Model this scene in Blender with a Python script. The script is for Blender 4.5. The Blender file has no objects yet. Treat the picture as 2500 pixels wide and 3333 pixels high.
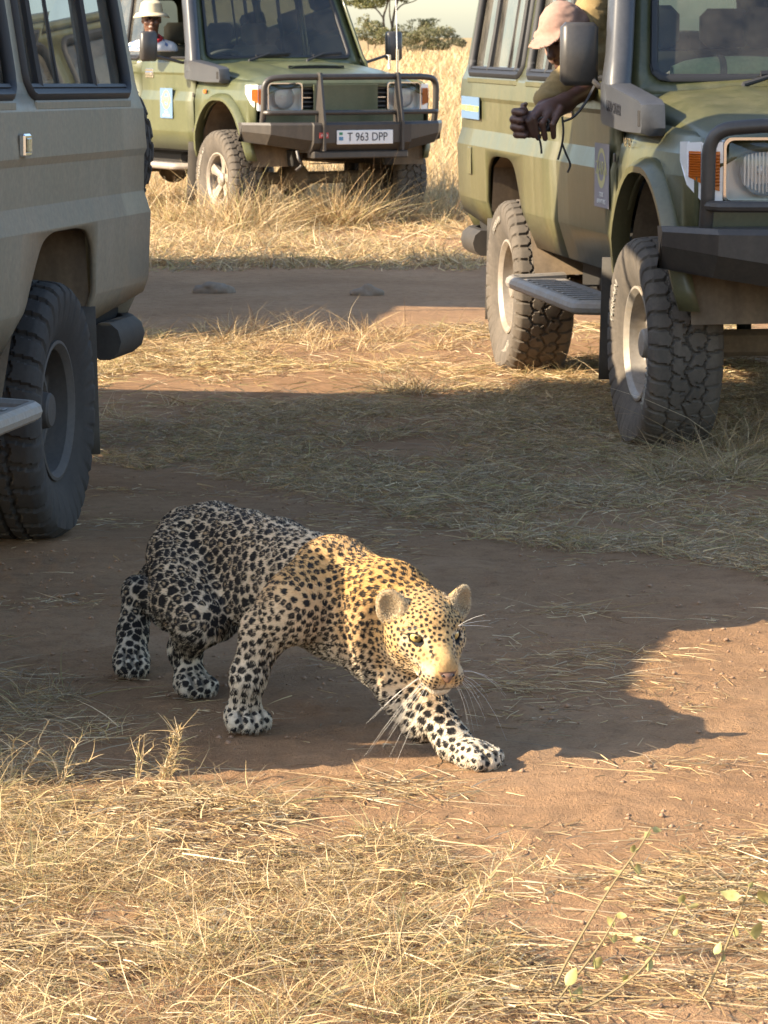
import bpy, bmesh, math, random
import numpy as np
from mathutils import Vector, Matrix, kdtree
from mathutils.geometry import delaunay_2d_cdt

# ------------------------------------------------------------------ camera, sky, sun, exposure
SC = bpy.context.scene
COL = SC.collection
R = math.radians
CAM_H, TILT, FPX = 1.58, 8.22, 10700.0
cam_d = bpy.data.cameras.new('camera')
cam = bpy.data.objects.new('camera', cam_d)
COL.objects.link(cam)
cam.location = (0, 0, CAM_H)
cam.rotation_euler = (R(90 - TILT), 0, 0)
cam_d.sensor_fit = 'VERTICAL'
cam_d.sensor_height = 36.0
cam_d.lens = FPX / 3333.0 * 36.0
cam_d.clip_start = 0.1
cam_d.clip_end = 8000
cam_d.dof.use_dof = True
cam_d.dof.focus_distance = 7.45
cam_d.dof.aperture_fstop = 30.0
SC.camera = cam

SUN_EL = 29.0
SUN_TO = (0.946, 0.324)          # ground direction in which shadows fall
world = bpy.data.worlds.new('World')
SC.world = world
world.use_nodes = True
_nt = world.node_tree
_bg = _nt.nodes['Background']
_sky = _nt.nodes.new('ShaderNodeTexSky')
_sky.sky_type = 'NISHITA'
_sky.sun_disc = False
_sky.sun_elevation = R(SUN_EL)
_sky.sun_rotation = math.atan2(-SUN_TO[0], -SUN_TO[1])
_sky.air_density = 1.0
_sky.dust_density = 1.2
_sky.ozone_density = 0.9
_nt.links.new(_sky.outputs[0], _bg.inputs[0])
_bg.inputs[1].default_value = 0.138
sun_d = bpy.data.lights.new('sun', 'SUN')
sun_d.energy = 5.0
sun_d.angle = R(0.53)
sun_d.color = (1.0, 0.84, 0.62)
sun = bpy.data.objects.new('sun', sun_d)
COL.objects.link(sun)
_e = R(SUN_EL)
sun.rotation_euler = Vector((SUN_TO[0] * math.cos(_e), SUN_TO[1] * math.cos(_e), -math.sin(_e))).to_track_quat('-Z', 'Y').to_euler()
sun.location = (-12, -4, 9)
SC.view_settings.view_transform = 'Standard'
SC.view_settings.look = 'None'
SC.view_settings.gamma = 1.0
SC.view_settings.use_curve_mapping = False
SC.view_settings.exposure = 1.45
SC.cycles.use_denoising = True
SC.cycles.max_bounces = 7
SC.cycles.transparent_max_bounces = 12
SC.cycles.caustics_reflective = False
SC.cycles.caustics_refractive = False

# ------------------------------------------------------------------ helpers
rng = np.random.default_rng(7)
random.seed(7)
_ct, _st = math.cos(R(TILT)), math.sin(R(TILT))

def ground_y(py):
    """distance at which a flat ground is seen at photograph row py"""
    return CAM_H / math.tan(R(TILT) + math.atan((py - 1666.5) / FPX))

def at(px, py, d):
    """world point on the sight line of photograph pixel (px,py) at distance d"""
    u, v = (px - 1250) / FPX, (py - 1666.5) / FPX
    dy = _ct - v * _st
    dz = -_st - v * _ct
    s = d / dy
    return np.array([u * s, d, CAM_H + dz * s])

def project(P):
    P = np.asarray(P, float)
    x, y, z = P[..., 0], P[..., 1], P[..., 2] - CAM_H
    f = y * _ct - z * _st
    u = y * _st + z * _ct
    return np.stack([1250 + FPX * x / f, 1666.5 - FPX * u / f], -1)

def tag(o, label=None, cat=None, group=None, kind=None):
    if label: o['label'] = label
    if cat: o['category'] = cat
    if group: o['group'] = group
    if kind: o['kind'] = kind
    return o

def empty(name, loc=(0, 0, 0), rz=0.0):
    o = bpy.data.objects.new(name, None)
    COL.objects.link(o)
    o.location = loc
    o.rotation_euler = (0, 0, rz)
    o.empty_display_size = 0.1
    return o

def link(name, me, mat=None, parent=None):
    o = bpy.data.objects.new(name, me)
    COL.objects.link(o)
    if mat is not None and not me.materials:
        me.materials.append(mat)
    if parent is not None:
        o.parent = parent
    return o

def np_mesh(name, V, F, smooth=True):
    """mesh from arrays, F an (n,3) or (n,4) int array"""
    V = np.asarray(V, np.float32); F = np.asarray(F, np.int32)
    me = bpy.data.meshes.new(name)
    k = F.shape[1]
    me.vertices.add(len(V)); me.vertices.foreach_set('co', V.ravel())
    me.loops.add(F.size); me.loops.foreach_set('vertex_index', F.ravel())
    me.polygons.add(len(F))
    me.polygons.foreach_set('loop_start', np.arange(0, F.size, k, dtype=np.int32))
    me.polygons.foreach_set('use_smooth', np.full(len(F), smooth))
    me.update(calc_edges=True)
    return me

def vcol(me, cols, name='col'):
    a = me.color_attributes.new(name, 'FLOAT_COLOR', 'POINT')
    c = np.ones((len(me.vertices), 4), np.float32)
    c[:, :3] = cols
    a.data.foreach_set('color', c.ravel())

def sharp_by_angle(me, deg=35):
    me.set_sharp_from_angle(angle=R(deg))

def unit(v):
    v = np.asarray(v, float)
    return v / max(np.linalg.norm(v), 1e-12)

class MB:
    """collects vertices and faces for one mesh"""
    def __init__(s): s.v, s.f, s.m = [], [], []
    def add(s, V, F, mi=0):
        b = len(s.v)
        s.v.extend([tuple(map(float, p)) for p in V])
        s.f.extend([tuple(int(i) + b for i in f) for f in F])
        s.m.extend([mi] * len(F))
        return s
    def box(s, lo, hi, ch=0.0, mi=0, M=None):
        lo, hi = np.minimum(lo, hi).astype(float), np.maximum(lo, hi).astype(float)
        if ch <= 0:
            V = [(x, y, z) for x in (lo[0], hi[0]) for y in (lo[1], hi[1]) for z in (lo[2], hi[2])]
            F = [(0, 1, 3, 2), (4, 6, 7, 5), (0, 4, 5, 1), (2, 3, 7, 6), (0, 2, 6, 4), (1, 5, 7, 3)]
        else:
            ch = min(ch, 0.45 * (hi - lo).min())
            V, ix = [], {}
            for a in range(3):
                for sa in (0, 1):
                    for sb in (0, 1):
                        for sc in (0, 1):
                            p = [0, 0, 0]; b_, c_ = (a + 1) % 3, (a + 2) % 3
                            p[a] = (lo, hi)[sa][a]
                            p[b_] = (lo[b_] + ch, hi[b_] - ch)[sb]
                            p[c_] = (lo[c_] + ch, hi[c_] - ch)[sc]
                            k = [0, 0, 0]; k[a], k[b_], k[c_] = sa, sb, sc
                            ix[(a, tuple(k))] = len(V); V.append(p)
            F = []
            for a in range(3):
                b_, c_ = (a + 1) % 3, (a + 2) % 3
                for sa in (0, 1):
                    q = []
                    for sb, sc in ((0, 0), (1, 0), (1, 1), (0, 1)):
                        k = [0, 0, 0]; k[a], k[b_], k[c_] = sa, sb, sc
                        q.append(ix[(a, tuple(k))])
                    F.append(q if sa else q[::-1])
            for a in range(3):
                b_, c_ = (a + 1) % 3, (a + 2) % 3
                for sb in (0, 1):
                    for sc in (0, 1):
                        k0, k1 = [0, 0, 0], [0, 0, 0]
                        k0[a], k0[b_], k0[c_] = 0, sb, sc
                        k1[a], k1[b_], k1[c_] = 1, sb, sc
                        F.append((ix[(b_, tuple(k0))], ix[(b_, tuple(k1))], ix[(c_, tuple(k1))], ix[(c_, tuple(k0))]))
            for sx in (0, 1):
                for sy in (0, 1):
                    for sz in (0, 1):
                        k = (sx, sy, sz)
                        F.append((ix[(0, k)], ix[(1, k)], ix[(2, k)]))
        V = np.array(V, float)
        if M is not None:
            V = V @ np.asarray(M)[:3, :3].T + np.asarray(M)[:3, 3]
        return s.add(V, F, mi)
    def tube(s, pts, r, n=8, mi=0, caps=True, flat=1.0):
        pts = [np.asarray(p, float) for p in pts]
        rr = [r] * len(pts) if np.isscalar(r) else list(r)
        t0 = unit(pts[1] - pts[0])
        up = np.array([0, 0, 1.0]) if abs(t0[2]) < 0.9 else np.array([1.0, 0, 0])
        u = unit(np.cross(t0, up))
        V = []
        for i, p in enumerate(pts):
            t = unit(pts[min(i + 1, len(pts) - 1)] - pts[max(i - 1, 0)])
            u = unit(u - t * np.dot(u, t))
            w = np.cross(t, u)
            for k in range(n):
                a = 2 * math.pi * k / n
                V.append(p + rr[i] * (math.cos(a) * u + flat * math.sin(a) * w))
        F = []
        for i in range(len(pts) - 1):
            for k in range(n):
                k2 = (k + 1) % n
                F.append((i * n + k, i * n + k2, (i + 1) * n + k2, (i + 1) * n + k))
        if caps:
            F.append(tuple(range(n))[::-1]); F.append(tuple(range((len(pts) - 1) * n, len(pts) * n)))
        return s.add(V, F, mi)
    def lathe(s, prof, n=24, M=None, mi=0, closed=False):
        """prof: (radius, axial) pairs, turned round local Y"""
        V, F = [], []
        m = len(prof)
        for k in range(n):
            a = 2 * math.pi * k / n
            for r_, y in prof:
                V.append((r_ * math.cos(a), y, r_ * math.sin(a)))
        for k in range(n):
            k2 = (k + 1) % n
            for i in range(m - 1 if not closed else m):
                j = (i + 1) % m
                F.append((k * m + i, k2 * m + i, k2 * m + j, k * m + j))
        V = np.array(V)
        if M is not None:
            V = V @ np.asarray(M)[:3, :3].T + np.asarray(M)[:3, 3]
        return s.add(V, F, mi)
    def prism(s, poly, axis, a0, a1, mi=0):
        """poly: 2D outline in the two other axes (in x,y,z order), extruded along axis"""
        o = [i for i in range(3) if i != axis]
        n = len(poly); V = []
        for a in (a0, a1):
            for p in poly:
                q = [0, 0, 0]; q[axis] = a; q[o[0]] = p[0]; q[o[1]] = p[1]
                V.append(q)
        F = [tuple(range(n))[::-1], tuple(range(n, 2 * n))]
        for i in range(n):
            j = (i + 1) % n
            F.append((i, j, n + j, n + i))
        return s.add(V, F, mi)
    def grid(s, P, mi=0):
        """P (a,b,3) array of points"""
        a, b = P.shape[:2]
        F = [(i * b + j, (i + 1) * b + j, (i + 1) * b + j + 1, i * b + j + 1) for i in range(a - 1) for j in range(b - 1)]
        return s.add(P.reshape(-1, 3), F, mi)
    def ellipsoid(s, c, r, M=None, nu=14, nv=9, mi=0):
        V, F = [], []
        for j in range(nv + 1):
            t = math.pi * j / nv
            for i in range(nu):
                p = 2 * math.pi * i / nu
                V.append((r[0] * math.sin(t) * math.cos(p), r[1] * math.sin(t) * math.sin(p), r[2] * math.cos(t)))
        for j in range(nv):
            for i in range(nu):
                i2 = (i + 1) % nu
                F.append((j * nu + i, (j + 1) * nu + i, (j + 1) * nu + i2, j * nu + i2))
        V = np.array(V)
        if M is not None: V = V @ np.asarray(M)[:3, :3].T
        return s.add(V + np.asarray(c), F, mi)
    def build(s, name, mat, parent=None, smooth=False, angle=35, merge=True, solid=0.0, recalc=True):
        me = bpy.data.meshes.new(name)
        me.from_pydata(s.v, [], s.f)
        mats = mat if isinstance(mat, (list, tuple)) else [mat]
        for m in mats: me.materials.append(m)
        if len(mats) > 1: me.polygons.foreach_set('material_index', s.m)
        bm = bmesh.new(); bm.from_mesh(me)
        if merge: bmesh.ops.remove_doubles(bm, verts=bm.verts, dist=1e-5)
        if recalc: bmesh.ops.recalc_face_normals(bm, faces=bm.faces)
        bm.to_mesh(me); bm.free()
        if smooth:
            me.polygons.foreach_set('use_smooth', [True] * len(me.polygons))
            sharp_by_angle(me, angle)
        me.update()
        o = link(name, me, None, parent)
        if solid:
            md = o.modifiers.new('thickness', 'SOLIDIFY'); md.thickness = solid; md.offset = -1
        return o

def arc_pts(c, r, a0, a1, n, plane=(0, 2), fixed=0.0):
    out = []
    o = [i for i in range(3) if i not in plane][0]
    for i in range(n + 1):
        a = R(a0 + (a1 - a0) * i / n)
        p = [0, 0, 0]; p[plane[0]] = c[0] + r * math.cos(a); p[plane[1]] = c[1] + r * math.sin(a); p[o] = fixed
        out.append(p)
    return out

def fillet(path, r, n=5):
    """round the corners of a 3D polyline"""
    P = [np.asarray(p, float) for p in path]
    out = [P[0]]
    for i in range(1, len(P) - 1):
        a, b, c = P[i - 1], P[i], P[i + 1]
        d1, d2 = unit(a - b), unit(c - b)
        ang = math.acos(max(-1, min(1, float(np.dot(d1, d2)))))
        if ang > 3.0: out.append(b); continue
        t = min(r / math.tan(ang / 2), 0.48 * np.linalg.norm(a - b), 0.48 * np.linalg.norm(c - b))
        p0, p1 = b + d1 * t, b + d2 * t
        for k in range(n + 1):
            s_ = k / n
            out.append((1 - s_) ** 2 * p0 + 2 * s_ * (1 - s_) * b + s_ ** 2 * p1)
    out.append(P[-1])
    return out

def spline(pts, n=6):
    """Catmull-Rom through points"""
    P = [np.asarray(p, float) for p in pts]
    P = [2 * P[0] - P[1]] + P + [2 * P[-1] - P[-2]]
    out = []
    for i in range(1, len(P) - 2):
        for k in range(n):
            t = k / n
            out.append(0.5 * ((2 * P[i]) + (P[i + 1] - P[i - 1]) * t + (2 * P[i - 1] - 5 * P[i] + 4 * P[i + 1] - P[i + 2]) * t * t
                              + (3 * P[i] - P[i - 1] - 3 * P[i + 1] + P[i + 2]) * t ** 3))
    out.append(P[-2])
    return out

def copy_tree(o, parent=None):
    c = o.copy(); COL.objects.link(c); c.parent = parent
    for ch in list(o.children): copy_tree(ch, c)
    return c

def text_mesh(name, body, size, mat, parent=None, M=None, depth=0.002, align='CENTER', bend=None, sx=1.0):
    """lettering as a thin mesh; letters lie in local XY, face +Z, M places them"""
    cu = bpy.data.curves.new(name + '_font', 'FONT')
    cu.body = body; cu.size = size; cu.extrude = depth; cu.align_x = align; cu.align_y = 'CENTER'; cu.resolution_u = 3
    to = bpy.data.objects.new('tmp_text', cu); COL.objects.link(to)
    dg = bpy.context.evaluated_depsgraph_get(); dg.update()
    me = bpy.data.meshes.new_from_object(to.evaluated_get(dg))
    bpy.data.objects.remove(to); bpy.data.curves.remove(cu)
    n = len(me.vertices)
    V = np.empty(n * 3, np.float32); me.vertices.foreach_get('co', V); V = V.reshape(-1, 3)
    V[:, 0] *= sx
    if bend is not None:
        r_, a0 = bend
        a = a0 - V[:, 0] / r_
        rr = r_ + V[:, 1]
        V = np.stack([rr * np.cos(a), rr * np.sin(a), V[:, 2]], -1).astype(np.float32)
    if M is not None:
        M = np.asarray(M); V = (V @ M[:3, :3].T + M[:3, 3]).astype(np.float32)
    me.vertices.foreach_set('co', V.ravel()); me.update(); me.name = name
    me.materials.clear(); me.materials.append(mat)
    return link(name, me, None, parent)

def frame(o, x, y, z=None):
    """4x4 with given column axes"""
    x = unit(x); y = unit(np.asarray(y, float) - x * np.dot(x, y)); z = np.cross(x, y)
    M = np.eye(4); M[:3, 0], M[:3, 1], M[:3, 2], M[:3, 3] = x, y, z, o
    return M

# value noise in numpy
def vnoise(P, scale=1.0, seed=0):
    P = np.asarray(P, float) * scale + seed * 17.13
    i = np.floor(P).astype(np.int64); f = P - i
    f = f * f * (3 - 2 * f)
    D = P.shape[-1]
    def h(ii):
        n = ii[..., 0] * 374761393 + ii[..., 1] * 668265263
        if D > 2: n = n + ii[..., 2] * 2147483647 % 1274126177
        n = (n ^ (n >> 13)) * 1274126177
        n = n ^ (n >> 16)
        return (n & 0xffff) / 65535.0
    r_ = 0
    for c in range(2 ** D):
        off = np.array([(c >> k) & 1 for k in range(D)])
        w = np.prod(np.where(off, f, 1 - f), axis=-1)
        r_ = r_ + w * h(i + off)
    return r_

def fbm(P, scale=1.0, seed=0, oct=4):
    s, a, t = 0, 1.0, 0
    for o in range(oct):
        s = s + a * vnoise(P, scale * 2 ** o, seed + o * 3); t += a; a *= 0.5
    return s / t

# ------------------------------------------------------------------ materials
def new_mat(name):
    m = bpy.data.materials.new(name); m.use_nodes = True
    return m, m.node_tree, m.node_tree.nodes['Principled BSDF']

def plain(name, col, rough=0.6, metal=0.0, spec=0.5, coat=0.0):
    m, nt, b = new_mat(name)
    b.inputs['Base Color'].default_value = (*col, 1); b.inputs['Roughness'].default_value = rough
    b.inputs['Metallic'].default_value = metal; b.inputs['Specular IOR Level'].default_value = spec
    b.inputs['Coat Weight'].default_value = coat
    return m

def N(nt, t, **kw):
    n = nt.nodes.new(t)
    for k, v in kw.items(): setattr(n, k, v)
    return n

def noise(nt, scale, detail=4, rough=0.55, coord='Object', vec=None):
    tc = N(nt, 'ShaderNodeTexCoord'); nz = N(nt, 'ShaderNodeTexNoise')
    nz.inputs['Scale'].default_value = scale; nz.inputs['Detail'].default_value = detail; nz.inputs['Roughness'].default_value = rough
    nt.links.new(vec if vec is not None else tc.outputs[coord], nz.inputs['Vector'])
    return nz

def ramp(nt, src, stops):
    r_ = N(nt, 'ShaderNodeValToRGB')
    e = r_.color_ramp.elements
    while len(e) < len(stops): e.new(0.5)
    for el, (p, c) in zip(e, stops):
        el.position = p; el.color = (*c, 1) if len(c) == 3 else c
    nt.links.new(src, r_.inputs[0])
    return r_

def mixc(nt, fac, a, b, mode='MIX'):
    m = N(nt, 'ShaderNodeMix', data_type='RGBA', blend_type=mode)
    for s, v in ((0, fac), (6, a), (7, b)):
        if hasattr(v, 'is_linked') or hasattr(v, 'links'): nt.links.new(v, m.inputs[s])
        elif s == 0: m.inputs[0].default_value = v
        else: m.inputs[s].default_value = (*v, 1)
    return m.outputs[2]

def maprange(nt, src, a, b, c=0.0, d=1.0):
    m = N(nt, 'ShaderNodeMapRange'); m.inputs[1].default_value = a; m.inputs[2].default_value = b
    m.inputs[3].default_value = c; m.inputs[4].default_value = d
    nt.links.new(src, m.inputs[0]); return m.outputs[0]

def bump(nt, b, h, strength=0.3, dist=0.01):
    n = N(nt, 'ShaderNodeBump'); n.inputs['Strength'].default_value = strength; n.inputs['Distance'].default_value = dist
    nt.links.new(h, n.inputs['Height']); nt.links.new(n.outputs[0], b.inputs['Normal']); return n

def dusty(name, col, dust, rough=0.4, amount=0.5, coat=0.0, low=0.5, high=1.5, scale=3.0, metal=0.0, bumpy=0.0, spec=0.5):
    """base colour under road dust: patchy, streaked, thicker towards the wheels"""
    m, nt, b = new_mat(name)
    n1 = noise(nt, scale, 6, 0.6); n2 = noise(nt, 55, 3, 0.6)
    tc = N(nt, 'ShaderNodeTexCoord'); sep = N(nt, 'ShaderNodeSeparateXYZ'); nt.links.new(tc.outputs['Object'], sep.inputs[0])
    mp = N(nt, 'ShaderNodeMapping'); mp.inputs['Scale'].default_value = (14, 14, 1.2); nt.links.new(tc.outputs['Object'], mp.inputs[0])
    n3 = noise(nt, 1.0, 4, 0.6, vec=mp.outputs[0])
    h = maprange(nt, sep.outputs[2], low, high, 0.42, -0.15)
    a = N(nt, 'ShaderNodeMath', operation='MULTIPLY'); nt.links.new(n1.outputs[0], a.inputs[0]); nt.links.new(n3.outputs[0], a.inputs[1])
    a2 = N(nt, 'ShaderNodeMath', operation='MULTIPLY_ADD'); nt.links.new(a.outputs[0], a2.inputs[0]); a2.inputs[1].default_value = 2.2
    nt.links.new(h, a2.inputs[2])
    a3 = N(nt, 'ShaderNodeMath', operation='MULTIPLY_ADD', use_clamp=True); nt.links.new(a2.outputs[0], a3.inputs[0]); a3.inputs[1].default_value = amount * 1.4; a3.inputs[2].default_value = amount * 0.1
    sp = ramp(nt, n2.outputs[0], [(0.35, (0.88, 0.88, 0.88)), (0.7, (1.06, 1.06, 1.06))])
    c = mixc(nt, a3.outputs[0], col, dust)
    c = mixc(nt, 1.0, c, sp.outputs[0], 'MULTIPLY')
    nt.links.new(c, b.inputs['Base Color'])
    r_ = N(nt, 'ShaderNodeMath', operation='MULTIPLY_ADD', use_clamp=True); nt.links.new(a3.outputs[0], r_.inputs[0]); r_.inputs[1].default_value = 0.45; r_.inputs[2].default_value = rough
    nt.links.new(r_.outputs[0], b.inputs['Roughness'])
    b.inputs['Coat Weight'].default_value = coat; b.inputs['Coat Roughness'].default_value = 0.18
    b.inputs['Metallic'].default_value = metal; b.inputs['Specular IOR Level'].default_value = spec
    if bumpy: bump(nt, b, n2.outputs[0], bumpy, 0.004)
    else: bump(nt, b, noise(nt, 2.3, 2, .5).outputs[0], .12, .02)
    return m

def glass_mat(name, tint, rough=0.0, dust=0.06):
    """thin window glass: see-through with a tint, mirror-like at grazing angles, a film of dust"""
    m = bpy.data.materials.new(name); m.use_nodes = True; nt = m.node_tree; nt.nodes.clear()
    out = N(nt, 'ShaderNodeOutputMaterial'); tr = N(nt, 'ShaderNodeBsdfTransparent'); gl = N(nt, 'ShaderNodeBsdfGlossy'); df = N(nt, 'ShaderNodeBsdfDiffuse')
    fr = N(nt, 'ShaderNodeFresnel'); fr.inputs[0].default_value = 1.6
    tr.inputs[0].default_value = (*tint, 1); gl.inputs['Roughness'].default_value = rough; gl.inputs['Color'].default_value = (0.9, 0.93, 0.95, 1)
    df.inputs[0].default_value = (0.42, 0.38, 0.31, 1)
    m1 = N(nt, 'ShaderNodeMixShader'); m2 = N(nt, 'ShaderNodeMixShader')
    nz = noise(nt, 5, 5, 0.65); d = maprange(nt, nz.outputs[0], 0.35, 0.75, dust * 0.3, dust * 1.8)
    nt.links.new(fr.outputs[0], m1.inputs[0]); nt.links.new(tr.outputs[0], m1.inputs[1]); nt.links.new(gl.outputs[0], m1.inputs[2])
    nt.links.new(d, m2.inputs[0]); nt.links.new(m1.outputs[0], m2.inputs[1]); nt.links.new(df.outputs[0], m2.inputs[2])
    nt.links.new(m2.outputs[0], out.inputs[0])
    return m

DUST = (0.30, 0.235, 0.16)
M = {}
M['steel_black'] = dusty('black_steel', (0.022, 0.022, 0.024), DUST, 0.38, 0.10, bumpy=0.1)
M['plastic_black'] = dusty('black_plastic', (0.03, 0.031, 0.034), DUST, 0.36, 0.10)
M['rubber_seal'] = plain('rubber_seal', (0.018, 0.018, 0.02), 0.6)
M['chrome'] = plain('chrome', (0.75, 0.76, 0.78), 0.12, 1.0)
M['dark'] = plain('dark_underside', (0.02, 0.018, 0.016), 0.9)
M['white_paint'] = plain('white_paint', (0.72, 0.71, 0.68), 0.5)
M['glass'] = glass_mat('window_glass', (0.70, 0.80, 0.72))
M['glass_side'] = glass_mat('side_window_glass', (0.24, 0.27, 0.28), dust=0.13)
M['mirror'] = plain('mirror_glass', (0.8, 0.8, 0.8), 0.03, 1.0)
# ------------------------------------------------------------------ ground
def ground_z(x, y):
    x, y = np.asarray(x, float), np.asarray(y, float)
    P = np.stack([x, y], -1)
    z = .030 * (fbm(P, .45, 3, 2) - .5) + .020 * (fbm(P, 2.1, 5, 3) - .5)
    calm = np.exp(-(((x + .15) / .9) ** 4 + ((y - 7.5) / .75) ** 4))
    z = z * (1 - .93 * calm) * np.clip((y - 2) / 3, 0, 1)
    z = z * (1 - np.exp(-(((x - .9) / .5) ** 4 + ((y - 12.7) / .5) ** 4)) - np.exp(-(((x - .55) / .5) ** 4 + ((y - 15.6) / .5) ** 4)) - np.exp(-(((x + 1.1) / .5) ** 4 + ((y - 10.4) / .5) ** 4)))
    z = z + .045 * np.exp(-(((x + 2.4) / 1.05) ** 4 + ((y - 7.4) / .9) ** 4))       # unseen bank added under the left vehicle's front wheels, nose raised for its shadow
    z = z + .0 * np.exp(-(((x + 1.5) / 4.0) ** 4 + ((y - 29.0) / 4.0) ** 4))
    far = np.clip((y - 60) / 200, 0, 1)
    return z + far * .25 * (fbm(P, .02, 8, 2) - .3)

def axis(fine_lo, fine_hi, step, lo, hi, g):
    a = list(np.arange(fine_lo, fine_hi, step)); s_ = step
    while a[-1] < hi: s_ *= g; a.append(a[-1] + s_)
    b = []; s_ = step; c = fine_lo
    while c > lo: s_ *= g; c -= s_; b.append(c)
    return np.array(b[::-1] + a)
gx = axis(-1.3, 1.5, .022, -4000, 4000, 1.10)
gy = np.concatenate([axis(5.0, 9.2, .020, -400, 9.3, 1.16)[:-1], np.arange(9.3, 16, .05), axis(16, 34, .12, 16, 6000, 1.09)])
GX, GY = np.meshgrid(gx, gy, indexing='ij')
GZ = ground_z(GX, GY)
# small clods and scuffs of the bare earth near the viewer
near = (GY > 4.5) & (GY < 10) & (np.abs(GX) < 2.5)
Pn = np.stack([GX, GY], -1)
GZ = GZ + near * (.012 * (fbm(Pn * np.array([.6, 1.0]), 9, 21, 3) - .5) + .006 * np.clip(fbm(Pn, 30, 31, 2) - .54, 0, 1) * 5)
n1, n2 = GX.shape
ii, jj = np.meshgrid(np.arange(n1 - 1), np.arange(n2 - 1), indexing='ij')
Q = np.stack([ii * n2 + jj, (ii + 1) * n2 + jj, (ii + 1) * n2 + jj + 1, ii * n2 + jj + 1], -1).reshape(-1, 4)
me = np_mesh('ground', np.stack([GX, GY, GZ], -1).reshape(-1, 3), Q)
m, nt, b = new_mat('bare_reddish_earth')
n1_ = noise(nt, 1.1, 6, .6); n2_ = noise(nt, 14, 6, .65); n3_ = noise(nt, 130, 4, .7); n4_ = noise(nt, 420, 2, .6)
c = ramp(nt, n1_.outputs[0], [(.3, (.305, .176, .092)), (.55, (.378, .228, .124)), (.75, (.43, .274, .158))]).outputs[0]
c = mixc(nt, .55, c, ramp(nt, n2_.outputs[0], [(.3, (.62, .60, .58)), (.5, (1, 1, 1)), (.72, (1.25, 1.22, 1.18))]).outputs[0], 'MULTIPLY')
c = mixc(nt, .6, c, ramp(nt, n3_.outputs[0], [(.28, (.55, .52, .5)), (.48, (1, 1, 1)), (.74, (1.22, 1.2, 1.15))]).outputs[0], 'MULTIPLY')
# dry straw dust far away and under the grass
tc = N(nt, 'ShaderNodeTexCoord'); sep = N(nt, 'ShaderNodeSeparateXYZ'); nt.links.new(tc.outputs['Object'], sep.inputs[0])
fr = maprange(nt, sep.outputs[1], 30, 36, 0, .85)
c = mixc(nt, fr, c, (.36, .26, .125))
nt.links.new(c, b.inputs['Base Color']); b.inputs['Roughness'].default_value = .95; b.inputs['Specular IOR Level'].default_value = .12
add = N(nt, 'ShaderNodeMath', operation='MULTIPLY_ADD'); nt.links.new(n3_.outputs[0], add.inputs[0]); add.inputs[1].default_value = .6; nt.links.new(n2_.outputs[0], add.inputs[2])
ad2 = N(nt, 'ShaderNodeMath', operation='MULTIPLY_ADD'); nt.links.new(n4_.outputs[0], ad2.inputs[0]); ad2.inputs[1].default_value = .3; nt.links.new(add.outputs[0], ad2.inputs[2])
bump(nt, b, ad2.outputs[0], .9, .022)
tag(link('ground', me, m), 'bare reddish earth of the savanna track', 'ground', kind='structure')
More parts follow.
